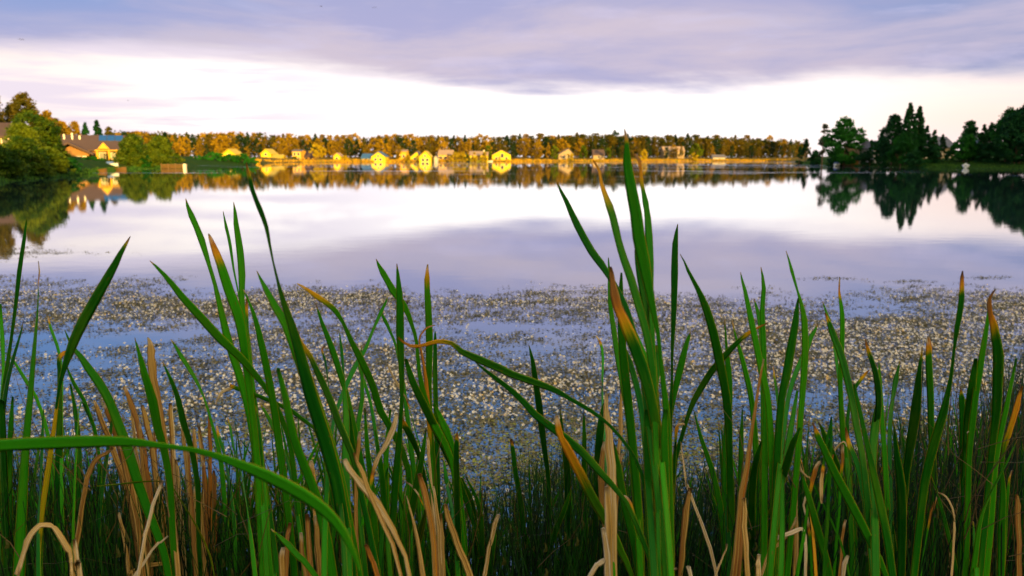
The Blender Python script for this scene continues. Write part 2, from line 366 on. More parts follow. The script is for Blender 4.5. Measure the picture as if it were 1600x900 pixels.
def house(name, label, x0, x1, ytop, ybot, D, dep, eave, wall, roof, ridge='x', wins=(), door=None, rz=0., chim=(), group='houses on the far shore', off=0.0):
    """x0..x1, ytop, ybot: where the front stands in the picture at depth D; eave: share of the height that is wall"""
    a, bb = at((x0 + x1) / 2, ybot, D), at((x0 + x1) / 2, ytop, D)
    H = bb.z - a.z; W = (x1 - x0) * D / FPX; zb = min(a.z, ground_z(a.x, D)) - .3
    base = H * 0 + (a.z - zb)
    e = empty(name, (a.x, D, zb), label, 'house', group, rz)
    hw, he, hr = W / 2, base + H * eave, base + H
    s = .35; th = .18
    wmb = MB()
    if ridge == 'y':   # gable end faces the lake
        ro = off * hw
        wmb.prism([(-hw + s, 0), (hw - s, 0), (hw - s, he), (ro, hr - th), (-hw + s, he)], 0, dep)
        r = MB()
        sl = (hr - he) / max(.1, hw + ro) ; sr = (hr - he) / max(.1, hw - ro)
        r.prism([(-hw, he - s * sl * .2), (ro, hr), (ro, hr + th), (-hw, he + th)], -s, dep + s)
        r.prism([(ro + .004, hr), (hw, he - s * sr * .2), (hw, he + th), (ro + .004, hr + th)], -s, dep + s)
    else:              # eaves face the lake
        wmb.prism([(0, 0), (dep, 0), (dep, he), (dep / 2, hr - th), (0, he)], -hw + s, hw - s, 'x')
        r = MB()
        r.prism([(-s, he - .1), (dep / 2, hr), (dep / 2, hr + th), (-s, he + .08)], -hw, hw, 'x')
        r.prism([(dep / 2 + .004, hr), (dep + s, he - .1), (dep + s, he + .08), (dep / 2 + .004, hr + th)], -hw, hw, 'x')
    wmb.build('wall', HM[wall], e); ro_ = r.build('roof', HM[roof], e)
    for u, z, ww, hh in wins: window(e, u * hw, base + z * H, ww, hh, 0)
    if door is not None:
        d = MB(); d.box(door * hw - .5, -.07, base, door * hw + .5, .02, base + min(2.0, H * .5)); dd = d.build('door', HM['wood'] if wall != 'wood' else HM['dark'], e)
        hn = MB(); hn.box(door * hw + .34, -.12, base + .95, door * hw + .40, -.072, base + 1.05); hn.build('handle', HM['trim'], dd)
    for u, hh in chim:
        c = MB(); c.box(u * hw - .3, dep / 2 - .3, hr - .8, u * hw + .3, dep / 2 + .3, hr + hh); c.build('chimney', HM['trim'], ro_)
    return e
W1 = ((-.4, .18, 1.1, 1.1), (.35, .18, 1.1, 1.1))
house('lake_house', 'small yellow house low on the left point, left of the dark green thicket', 298, 313, 246, 257, 200, 6, .6, 'yellow', 'roof_grey', 'y', ((0, .2, .8, .8),))
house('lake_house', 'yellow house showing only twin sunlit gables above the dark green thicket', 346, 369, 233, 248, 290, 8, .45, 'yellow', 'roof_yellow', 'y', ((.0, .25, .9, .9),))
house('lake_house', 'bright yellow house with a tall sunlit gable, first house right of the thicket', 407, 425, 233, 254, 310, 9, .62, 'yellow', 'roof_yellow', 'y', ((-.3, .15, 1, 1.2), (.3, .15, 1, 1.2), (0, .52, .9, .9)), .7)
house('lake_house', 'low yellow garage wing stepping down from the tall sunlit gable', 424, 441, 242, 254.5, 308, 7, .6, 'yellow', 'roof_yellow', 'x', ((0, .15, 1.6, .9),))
house('lake_house', 'narrow orange two-storey house under a flat grey roof', 456, 472, 234, 253, 322, 8, .88, 'orange', 'roof_grey', 'x', ((-.4, .15, .9, 1), (.35, .15, .9, 1), (-.4, .55, .9, 1), (.35, .55, .9, 1)))
house('lake_house', 'long dark brown roofed house beside the narrow orange one', 472.5, 492, 236, 253, 326, 9, .42, 'orange', 'roof_brown', 'x', W1, 0)
house('lake_house', 'little yellow cabin right of the round yellow tree', 520, 533, 239, 252, 325, 6, .6, 'yellow', 'roof_tan', 'y', ((0, .2, .9, .9),))
house('lake_house', 'yellow gabled house whose long blue metal roof reaches left', 579, 603, 237, 253, 322, 9, .5, 'yellow', 'roof_blue', 'y', ((-.35, .12, 1, 1), (.3, .12, 1, 1), (0, .5, .8, .7)), None)
house('boat_shed', 'low shed under the blue metal roof, left of the yellow gable', 564, 580, 240.5, 252, 323, 8, .42, 'bluegrey', 'roof_blue', 'x', ((0, .1, 1.2, .8),))
house('lake_house', 'boxy orange house with a shallow roof between trees', 618, 636, 234, 249, 345, 8, .82, 'orange', 'roof_tan', 'x', ((-.45, .2, 1, 1), (.4, .2, 1, 1)))
house('lake_house', 'left of two matching yellow steep gables with dark slopes', 637, 657, 236.5, 253, 335, 9, .30, 'yellow', 'roof_grey', 'y', ((.1, .15, 1, 1),), None, 0, (), 'houses on the far shore', .5)
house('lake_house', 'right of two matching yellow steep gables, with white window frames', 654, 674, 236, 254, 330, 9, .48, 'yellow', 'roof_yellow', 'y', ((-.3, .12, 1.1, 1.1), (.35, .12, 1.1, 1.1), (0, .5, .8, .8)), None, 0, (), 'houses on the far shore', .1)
house('boat_shed', 'tiny grey shed at the waterline right of the steep yellow gables', 677, 685, 243, 252, 334, 4, .6, 'pale', 'roof_grey', 'y', ((0, .2, .5, .5),))
house('lake_house', 'wide orange house with tan roof, left of the yellow shrubs', 684, 708, 234.5, 250, 345, 9, .52, 'orange', 'roof_tan', 'x', ((-.6, .12, 1.4, 1), (0, .12, 1.4, 1), (.6, .12, 1.4, 1)), .3)
house('lake_house', 'yellow house half hidden by golden shrubs, with a pale gable', 733, 763, 236.5, 250, 348, 9, .55, 'yellow', 'roof_tan', 'x', ((-.6, .12, 1, 1), (.6, .12, 1, 1)), 0, 0, ((.5, .6),))
house('lake_house', 'bright yellow wide-gabled house with a dark window in the centre', 768, 799, 234, 251.5, 360, 10, .52, 'yellow', 'roof_grey', 'y', ((-.5, .12, 1, 1.1), (.5, .12, 1, 1.1), (.08, .30, 1.3, 1.8)), -.2)
house('lake_house', 'tan gabled house with grey roof among the olive pines', 872, 897, 232, 249, 385, 9, .45, 'beige', 'roof_grey', 'y', ((-.3, .12, 1, 1), (.3, .12, 1, 1)), None, 0, (), 'houses on the far shore', .3)
house('lake_house', 'brown roofed cottage in the trees left of the tallest cattail leaf', 926, 945, 234, 248, 395, 8, .4, 'beige', 'roof_brown', 'x', ((0, .1, 1.4, .9),))
house('lake_house', 'long tan flat-roofed house set up among the pines', 1036, 1070, 229, 243, 430, 9, .5, 'beige', 'roof_tan', 'x', ((-.6, .1, 1.6, 1), (0, .1, 1.6, 1), (.6, .1, 1.6, 1)))
house('boat_shed', 'pale grey boathouse on the far shore near its right end', 1113, 1134, 242, 250, 425, 6, .5, 'pale', 'roof_grey', 'x', ((0, .1, 1, .7),))
# right shore, in shade
g2 = 'houses behind the trees of the right shore'
house('shore_cottage', 'white roofed cottage right of the big round tree', 1328, 1350, 230, 249, 158, 5, .35, 'wood', 'roof_tan', 'x', ((-.4, .1, .8, .7), (.4, .1, .8, .7)), None, 0, (), g2)
house('shore_cottage', 'blue-grey gabled house with a white wall left of the twin spruces', 1361, 1382, 221, 250, 152, 6, .6, 'pale', 'roof_grey', 'y', ((-.2, .15, .7, .9), (.35, .15, .7, .9), (0, .5, .7, .7)), None, 0, (), g2)
house('long_house', 'long house under a grey-blue roof behind the shaded trees', 1430, 1492, 214, 250, 160, 8, .55, 'beige', 'roof_grey', 'x', ((-.7, .12, .9, 1), (-.4, .12, .9, 1), (.2, .12, .9, 1), (.6, .12, .9, 1)), -.1, 0, ((-.5, .5),), g2)
house('shore_cottage', 'dark blue-grey house between the last two groups of shaded trees', 1526, 1550, 208, 248, 160, 7, .72, 'bluegrey', 'roof_grey', 'x', ((-.4, .15, .8, 1), (.3, .15, .8, 1), (-.4, .5, .8, 1)), None, 0, (), g2)
# left shore: the large brown house
def left_house():
    D = 122; k = D / FPX
    a = at(160, 253, D); zb = ground_z(a.x, D) - .4
    e = empty('shore_house', (a.x, D, zb), 'wide wooden house with brown shingle roof and a blue solar panel', 'house', 'houses on the left shore', R(24))
    Z = lambda y: at(160, y, D).z - zb
    Xx = lambda x: (x - 160) * k
    m = MB(); m.prism([(0, 0), (8, 0), (8, Z(234)), (4, Z(214)), (0, Z(234))], Xx(112), Xx(214), 'x'); m.build('wall', HM['wood'], e)
    m = MB(); m.prism([(-.9, Z(236)), (4, Z(212)), (4, Z(210)), (-.9, Z(234))], Xx(104), Xx(218), 'x'); m.prism([(4.004, Z(212)), (8.6, Z(236)), (8.6, Z(234)), (4.004, Z(210))], Xx(104), Xx(218), 'x')
    rf = m.build('roof', HM['roof_brown'], e)
    for x_, y0 in ((109, 206), (120, 204), (130, 208)):
        c = MB(); yy = 2.6; c.box(Xx(x_) - .11, yy - .12, Z(222), Xx(x_) + .11, yy + .12, Z(y0 + 3.5)); c.build('chimney', HM['trim'], rf)
    # the left wing running forward, lower roof
    m = MB(); m.prism([(Xx(106), 0), (Xx(146), 0), (Xx(146), Z(241)), (Xx(122), Z(229)), (Xx(106), Z(238))], -4.2, -.05); m.build('wing', HM['wood'], e)
    m = MB(); m.prism([(Xx(100), Z(240)), (Xx(120), Z(226)), (Xx(120), Z(223)), (Xx(100), Z(237))], -4.8, 2); m.prism([(Xx(120) + .004, Z(226)), (Xx(152), Z(243)), (Xx(152), Z(240)), (Xx(120) + .004, Z(223))], -4.8, 2)
    m.build('wing_roof', HM['roof_brown'], e)
    # solar panel lies on the front slope
    def slope(y_):  # z on the slope at local y
        return Z(234) + (y_ + .9) / 4.9 * (Z(210) - Z(234))
    m = MB(); x0, x1 = Xx(156), Xx(190)
    for i in range(3):
        for j in range(2):
            u0 = x0 + (x1 - x0) * i / 3 + .03; u1 = x0 + (x1 - x0) * (i + 1) / 3 - .03
            v0 = 2.0 + .9 * j; v1 = v0 + .84
            for dz in (.10,):
                m.quad((u0, v0, slope(v0) + dz), (u1, v0, slope(v0) + dz), (u1, v1, slope(v1) + dz), (u0, v1, slope(v1) + dz))
                m.quad((u0, v0, slope(v0) + .04), (u1, v0, slope(v0) + .04), (u1, v0, slope(v0) + dz), (u0, v0, slope(v0) + dz))
    m.build('solar_panel', HM['solar'], rf)
    # porch gable and columns
    m = MB(); m.prism([(Xx(156), Z(233)), (Xx(172), Z(233)), (Xx(164), Z(223))], -1.6, .3); m.build('porch_gable', HM['orange'], e)
    for x_ in (155, 171, 182, 196):
        m = MB(); m.box(Xx(x_) - .13, -1.6, 0, Xx(x_) + .13, -1.35, Z(234)); m.build('column', HM['orange'], e)
    m = MB(); m.box(Xx(152), -1.7, Z(236), Xx(200), -1.3, Z(234.4)); m.build('porch_beam', HM['orange'], e)
    for x_ in (161, 177, 189, 205): window(e, Xx(x_), Z(248), .8, .9, 0)
    for x_ in (132, 140): window(e, Xx(x_), Z(251), .4, .6, -4.2)
    m = MB(); m.box(Xx(167) - .4, -.06, Z(254), Xx(167) + .4, .02, Z(240)); m.build('door', HM['dark'], e)
left_house()
house('shore_house', 'wooden house cut off by the frame beyond the tallest left shrubs', -60, 24, 192, 240, 78, 6, .55, 'wood', 'roof_brown', 'x', ((.55, .3, .5, .8), (.8, .3, .5, .8)), None, R(33), (), 'houses on the left shore')

# ------------------------------------------------------------------ trees
def crown_arrays(rng, kind, H, Wd, n_clump, n_leaf, ls):
    P = []
    for i in range(n_clump):
        if kind == 'spruce':
            u = rng.random() ** .75; z = H * (.10 + .90 * u); rr = Wd * .5 * (1 - u) ** .8 * (.5 + .5 * math.sqrt(rng.random())) ; rc = H * .045 * (1.25 - u)
        elif kind == 'pine':
            u = rng.random(); z = H * (.06 + .92 * u); rr = Wd * .5 * math.sin(math.pi * (.22 + .70 * u)) ** .8 * math.sqrt(rng.random()) * (1 + .35 * math.sin(u * 23 + H)); rc = H * .055
        elif kind == 'round':
            u = rng.random(); z = H * (.16 + .82 * u); rr = Wd * .5 * math.sqrt(max(0, 1 - (2 * (u ** .85) - 1) ** 2)) * (.55 + .45 * math.sqrt(rng.random())); rc = H * .065
        elif kind == 'thin':
            u = rng.random(); z = H * (.30 + .68 * u); rr = Wd * .5 * rng.random(); rc = H * .05
        else:  # bush: many lobes right down to the ground
            u = rng.random() ** 1.1; z = H * (.02 + .95 * u); rr = Wd * .5 * math.sqrt(max(0, 1 - u ** 2.2)) * math.sqrt(rng.random()); rc = H * .10
        th = rng.uniform(0, 2 * math.pi)
        if kind in ('round', 'bush'): rr *= 1 + .18 * math.sin(3 * th + Wd) + .12 * math.sin(5 * th + H + 4 * u)
        nz = mnoise.noise(Vector((math.cos(th) * 1.6 + H, math.sin(th) * 1.6, z / H * 3.2)))
        rr *= 1 + .45 * nz; z = z * (1 + (.22 if kind in ('round', 'bush') else .05) * mnoise.noise(Vector((math.cos(th) * rr, math.sin(th) * rr, Wd)) * (2.2 / max(Wd, .1))))
        P.append((rr * math.cos(th), rr * math.sin(th), z, rc * rng.uniform(.45, 1.5)))
    P = np.array(P)
    nr = np.random.RandomState(rng.randrange(1 << 30))
    idx = np.repeat(np.arange(len(P)), n_leaf); n = len(idx)
    d = nr.normal(size=(n, 3)); d /= np.linalg.norm(d, axis=1)[:, None]
    c = P[idx, :3] + d * (P[idx, 3] * nr.rand(n) ** .5)[:, None] * np.array([1.15, 1.15, .75])
    a = nr.normal(size=(n, 3)); a /= np.linalg.norm(a, axis=1)[:, None]
    bb = np.cross(a, nr.normal(size=(n, 3))); bb /= np.linalg.norm(bb, axis=1)[:, None]
    s = (ls * nr.uniform(.6, 1.4, n))[:, None]
    V = np.stack([c - a * s, c + bb * s * .5, c + a * s, c - bb * s * .5], 1).reshape(-1, 3)
    return V, n
def tree(kind, H, Wd, mat, seed, n_clump, n_leaf, ls, name='tree', trunk=True):
    rng = random.Random(seed)
    e = bpy.data.objects.new(name, None); C.objects.link(e)
    V, n = crown_arrays(rng, kind, H, Wd, n_clump, n_leaf, ls)
    me = bpy.data.meshes.new('crown'); me.vertices.add(len(V)); me.vertices.foreach_set('co', V.ravel().astype(np.float32))
    me.loops.add(4 * n); me.loops.foreach_set('vertex_index', np.arange(4 * n, dtype=np.int32)); me.polygons.add(n)
    me.polygons.foreach_set('loop_start', np.arange(0, 4 * n, 4, dtype=np.int32)); me.polygons.foreach_set('loop_total', np.full(n, 4, dtype=np.int32))
    me.update(calc_edges=True); me.materials.append(MT[mat])
    o = bpy.data.objects.new('foliage' if kind == 'bush' else 'crown', me); C.objects.link(o); o.parent = e
    m = MB(); top = {'spruce': .97, 'pine': .92, 'thin': .97, 'round': .65, 'bush': .6}[kind]
    tr = H * (.016 if kind != 'bush' else .012)
    pts = [(rng.uniform(-.01, .01) * H * i / 4, rng.uniform(-.01, .01) * H * i / 4, H * top * i / 5 - (.4 if i == 0 else 0)) for i in range(6)]
    m.tube(pts, [tr * (1.25 - .2 * i) for i in range(6)], 6)
    for i in range(9 if kind != 'bush' else 6):
        u = rng.uniform(.25, .8) if kind != 'bush' else rng.uniform(.02, .2); th = rng.uniform(0, 6.28); L_ = Wd * .38 * (1 - u * .6)
        z0 = H * top * u; up = .25 if kind in ('spruce', 'pine') else .9
        m.tube([(0, 0, z0), (math.cos(th) * L_ * .5, math.sin(th) * L_ * .5, z0 + L_ * up * .5), (math.cos(th) * L_, math.sin(th) * L_, z0 + L_ * up)], [tr * .5, tr * .33, tr * .12], 4)
    m.build('trunk' if kind != 'bush' else 'stem', MT['bark'], e)
    return e
rng = random.Random(11)
def place_tree(e, px, ytop, D, H, label, cat, group):
    x_ = (px - 800) / FPX * D
    top = at(px, ytop, D).z; zb = ground_z(x_, D)
    s = max(.3, (top - zb)) / H
    e.location = (x_, D, zb - .05); e.rotation_euler = (0, 0, rng.uniform(0, 6.28))
    sx = s * rng.uniform(.88, 1.15) if s < 3 else s
    e.scale = (sx, sx, s); tag(e, label, cat, group)
protos = []
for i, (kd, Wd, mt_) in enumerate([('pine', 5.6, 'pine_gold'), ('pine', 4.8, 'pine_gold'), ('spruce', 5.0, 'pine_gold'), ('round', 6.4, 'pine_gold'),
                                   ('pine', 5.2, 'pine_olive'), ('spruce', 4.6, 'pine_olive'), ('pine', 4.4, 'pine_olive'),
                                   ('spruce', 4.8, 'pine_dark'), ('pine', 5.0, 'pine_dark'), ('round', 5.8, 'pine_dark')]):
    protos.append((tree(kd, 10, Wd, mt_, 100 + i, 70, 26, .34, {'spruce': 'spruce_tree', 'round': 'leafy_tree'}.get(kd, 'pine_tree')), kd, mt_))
used = set()
LAND = [(300, 'the small point house'), (357, 'the dark thicket'), (424, 'the tall yellow gable'), (465, 'the narrow orange house'), (483, 'the long brown roof'), (502, 'the round yellow tree'), (527, 'the little yellow cabin'),
        (588, 'the blue-roofed house'), (627, 'the boxy orange house'), (655, 'the two steep yellow gables'), (696, 'the wide orange house'), (748, 'the half-hidden yellow house'), (784, 'the wide-gabled yellow house'),
        (820, 'the band of orange reeds'), (884, 'the tan gabled house'), (936, 'the brown roofed cottage'), (1003, 'the small yellow shrub'), (1053, 'the long tan house'), (1123, 'the pale grey boathouse'), (1185, 'the boathouse, beyond a gap'), (1235, 'the far shore\'s right end')]
def tone_word(mt_): return {'pine_gold': 'golden', 'pine_olive': 'olive-gold', 'pine_dark': 'dark green'}[mt_]
def kind_word(kd): return {'pine': 'pine', 'spruce': 'spruce', 'round': 'rounded tree'}[kd]
def topline(x):
    pts = [(190, 208), (240, 209), (280, 211), (300, 212), (340, 208), (380, 211), (420, 212), (480, 213), (520, 215), (600, 214), (650, 212), (700, 213), (760, 216), (850, 213), (940, 211), (1000, 213), (1040, 213), (1080, 214), (1130, 215), (1180, 217), (1210, 219), (1250, 222)]
    for (a0, b0), (a1, b1) in zip(pts, pts[1:]):
        if x <= a1: return b0 + (b1 - b0) * (x - a0) / (a1 - a0)
    return 222
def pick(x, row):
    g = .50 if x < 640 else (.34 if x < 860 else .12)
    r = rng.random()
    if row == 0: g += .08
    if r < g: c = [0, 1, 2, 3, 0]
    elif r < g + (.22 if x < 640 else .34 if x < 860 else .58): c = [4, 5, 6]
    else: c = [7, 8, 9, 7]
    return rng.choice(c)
PHR = ['tall', 'broad', 'slim', 'short', 'leaning', 'ragged']
x = 196
row_specs = []
while x < 1252:
    row_specs.append((x, 0)); x += rng.uniform(8.0, 12.5)
x = 200
while x < 1252:
    row_specs.append((x, 1)); x += rng.uniform(9, 15)
x = 240
while x < 1240:
    row_specs.append((x, 2)); x += rng.uniform(11, 20)
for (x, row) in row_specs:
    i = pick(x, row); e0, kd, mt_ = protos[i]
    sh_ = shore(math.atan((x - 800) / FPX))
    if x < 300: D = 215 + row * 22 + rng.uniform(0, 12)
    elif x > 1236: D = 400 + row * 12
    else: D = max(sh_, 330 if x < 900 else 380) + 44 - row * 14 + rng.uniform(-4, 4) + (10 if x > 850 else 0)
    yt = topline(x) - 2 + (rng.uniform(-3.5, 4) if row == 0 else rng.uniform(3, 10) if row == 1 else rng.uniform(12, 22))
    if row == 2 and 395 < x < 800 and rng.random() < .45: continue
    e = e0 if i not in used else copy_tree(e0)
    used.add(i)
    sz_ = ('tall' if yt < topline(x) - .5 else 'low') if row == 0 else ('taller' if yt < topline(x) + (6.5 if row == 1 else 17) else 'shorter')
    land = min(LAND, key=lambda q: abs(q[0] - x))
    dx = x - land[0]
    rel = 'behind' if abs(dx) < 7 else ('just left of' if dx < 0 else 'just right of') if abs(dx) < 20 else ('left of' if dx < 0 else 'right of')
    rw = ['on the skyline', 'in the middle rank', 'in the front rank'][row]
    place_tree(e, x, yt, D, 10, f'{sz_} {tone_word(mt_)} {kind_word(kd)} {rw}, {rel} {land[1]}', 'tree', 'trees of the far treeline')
nr = np.random.RandomState(5); VV = []
for k in range(9000):
    px_ = nr.uniform(188, 1252) if k < 6500 else nr.uniform(850, 1252); sh_ = shore(math.atan((px_ - 800) / FPX)); D = (240 + nr.uniform(0, 20)) if px_ < 300 else (max(sh_, 330 if px_ < 900 else 380) if px_ < 1236 else 400) + nr.uniform(50, 75)
    yt = topline(px_) + 2 + 5 * mnoise.noise(Vector((px_ * .12, 0, 3))); x_ = (px_ - 800) / FPX * D
    z0 = ground_z(x_, D); z1 = at(px_, yt, D).z; c = np.array([x_, D, z0 + (z1 - z0) * nr.rand() ** .8])
    for q in range(7):
        a_ = nr.normal(size=3); a_ /= np.linalg.norm(a_); b_ = np.cross(a_, nr.normal(size=3)); b_ /= np.linalg.norm(b_); p_ = c + nr.normal(size=3) * .55
        VV += [p_ - a_ * .5, p_ + b_ * .3, p_ + a_ * .5, p_ - b_ * .3]
o = mesh('distant_woods', VV, [(4 * i, 4 * i + 1, 4 * i + 2, 4 * i + 3) for i in range(len(VV) // 4)], MT['pine_olive'])
tag(o, 'dense woods filling in behind the ranks of far pines', 'woods', kind='stuff')
# a few prototypes may be unused
for i, (e0, kd, mt_) in enumerate(protos):
    if i not in used:
        for ch in list(e0.children): bpy.data.objects.remove(ch)
        bpy.data.objects.remove(e0)

def one(kind, px, ytop, D, Wpx, mat, label, cat, group, name, q=1.0, ls=None):
    zt = at(px, ytop, D).z - ground_z((px - 800) / FPX * D, D)
    H = max(.5, zt); Wd = Wpx * D / FPX
    ls = ls or D * .0016
    dens = q * max(12, min(240, Wpx * (H / D * FPX) / 11))
    e = tree(kind, H, Wd, mat, int(px * 7 + ytop), int(dens), 36, ls, name)
    place_tree(e, px, ytop, D, H, label, cat, group); e.scale = (1, 1, 1)
    return e
gy = 'yellow shrubs and trees among the far houses'
one('round', 501, 227, 322, 22, 'tree_yellow', 'bright yellow round tree between the brown roof and the little cabin', 'tree', gy, 'leafy_tree')
for px_, yt_, D_, w_, lb in ((713, 237, 338, 15, 'golden shrub right of the wide orange house'), (725, 239, 338, 13, 'smaller golden shrub left of the yellow house in golden shrubs'), (741, 239, 342, 10, 'olive-gold shrub against the front of the half hidden yellow house'),
                             (757, 238, 342, 12, 'golden shrub at the right end of the half hidden yellow house'), (640, 243, 330, 7, 'small golden shrub left of the steep yellow gables'), (1003, 234, 400, 11, 'small bright yellow shrub right of the tallest cattail leaf'),
                             (1080, 240, 405, 16, 'orange-gold shrub right of the long tan house'), (543, 244, 326, 12, 'low golden shrub right of the little yellow cabin'), (891, 240, 378, 12, 'golden shrub at the corner of the tan gabled house'), (447, 245, 312, 10, 'orange shrub between the low garage wing and the narrow orange house')):
    one('bush', px_, yt_, D_, w_, 'tree_yellow', lb, 'shrub', gy, 'shrub')
for px_, yt_, D_, w_, lb in ((730, 241, 344, 6, 'slim green tree between golden shrubs'), (764, 229, 352, 8, 'green pointed tree left of the wide-gabled yellow house'), (866, 229, 376, 12, 'fresh green tree left of the tan gabled house'),
                             (910, 228, 384, 11, 'fresh green tree right of the tan gabled house'), (948, 232, 388, 8, 'small fresh green tree right of the brown roofed cottage'), (1083, 226, 410, 18, 'broad green tree right of the long tan house'), (465, 246, 318, 6, 'small green bush in front of the narrow orange house')):
    one('round', px_, yt_, D_, w_, 'willow', lb, 'tree', 'green trees on the far shore', 'leafy_tree')
# the point with its thicket
for px_, yt_, w_, lb in ((318, 243, 24, 'left end'), (340, 238, 34, 'left half'), (364, 241, 32, 'middle'), (385, 240, 30, 'right half'), (400, 247, 18, 'right end')):
    one('bush', px_, yt_, 186, w_, 'tree_green', f'dark green bush forming the {lb} of the thicket on the low point', 'bush', 'bushes of the low point', 'bush', 1.3)
# left shore
gl_ = 'trees and bushes of the left shore'
LB = [('pine', 4, 131, 92, 30, 'pine_olive', 'tall brown-gold pine cut by the left frame edge', 'tree', 'pine_tree'),
      ('round', -16, 150, 86, 40, 'pine_olive', 'brown-gold tree mostly outside the left frame edge', 'tree', 'leafy_tree'),
      ('round', 49, 153, 100, 46, 'pine_olive', 'tall round-headed golden tree rising behind the green willow', 'tree', 'leafy_tree'),
      ('round', 76, 182, 125, 18, 'pine_gold', 'golden tree just right of the tall round-headed one', 'tree', 'leafy_tree'),
      ('pine', 92, 184, 128, 16, 'pine_gold', 'golden pine left of the dark spruces behind the brown roof', 'tree', 'pine_tree'),
      ('round', 110, 190, 140, 20, 'pine_gold', 'golden tree above the left end of the brown roof', 'tree', 'leafy_tree'),
      ('spruce', 112, 193, 145, 10, 'pine_dark', 'narrow dark spruce in front of the golden tree over the roof', 'tree', 'spruce_tree'),
      ('round', 128, 194, 142, 20, 'pine_gold', 'golden tree above the roof vents', 'tree', 'leafy_tree'),
      ('spruce', 122, 197, 146, 10, 'pine_dark', 'second narrow dark spruce above the roof vents', 'tree', 'spruce_tree'),
      ('spruce', 147, 192, 150, 17, 'tree_deep', 'dark green spruce above the middle of the brown roof', 'tree', 'spruce_tree'),
      ('spruce', 165, 188, 148, 20, 'tree_deep', 'tallest dark spruce behind the brown roof, over the solar panel', 'tree', 'spruce_tree'),
      ('pine', 183, 199, 160, 12, 'pine_olive', 'small olive pine at the right end of the brown roof', 'tree', 'pine_tree'),
      ('round', 70, 178, 82, 66, 'willow', 'large green willow between the cut-off house and the brown-roofed house', 'willow', 'willow_tree'),
      ('bush', 52, 196, 70, 50, 'willow', 'green willow bush in front of the cut-off wooden house', 'bush', 'bush'),
      ('bush', 8, 226, 55.5, 64, 'willow', 'low green bush at the left frame edge by the water', 'bush', 'bush'),
      ('bush', 50, 216, 61.5, 62, 'willow', 'broad green bush at the water below the large willow', 'bush', 'bush'),
      ('round', 86, 178, 126, 24, 'pine_gold', 'golden tree with the widest crown left of the dark spruces', 'tree', 'leafy_tree'),
     ('pine', 101, 185, 134, 20, 'pine_gold', 'golden pine crowding the left end of the brown roof', 'tree', 'pine_tree'),
     ('bush', 82, 203, 84, 40, 'willow', 'soft green bush at the right shoulder of the large willow', 'bush', 'bush'),
     ('bush', 102, 222, 88, 30, 'willow', 'soft green bush stepping down towards the brown-roofed house', 'bush', 'bush'),
     ('bush', 90, 232, 69, 46, 'willow', 'olive bush at the water left of the brown-roofed house', 'bush', 'bush'),
      ('bush', 117, 248, 75, 34, 'tree_green', 'low dark bush below the left wing of the brown-roofed house', 'bush', 'bush'),
      ('bush', 152, 249, 108, 34, 'tree_green', 'low green bush in front of the porch columns', 'bush', 'bush'),
      ('bush', 214, 213, 118, 46, 'willow', 'left of two rounded willows right of the brown-roofed house', 'bush', 'bush'),
      ('bush', 257, 213, 127, 42, 'willow', 'right of two rounded willows, above the wooden dock', 'bush', 'bush'),
      ('spruce', 268, 207, 150, 18, 'pine_dark', 'dark spruce behind the right rounded willow', 'tree', 'spruce_tree'),
      ('bush', 231, 237, 119, 30, 'tree_green', 'low shaded bush between the two rounded willows', 'bush', 'bush'),
      ('bush', 283, 238, 136, 20, 'willow', 'small willow bush right of the wooden dock', 'bush', 'bush')]
for kd, px_, yt_, D_, w_, mt_, lb, ct, nm in LB: one(kd, px_, yt_, D_, w_, mt_, lb, ct, gl_, nm, 1.5 if kd == 'bush' else 1.1)
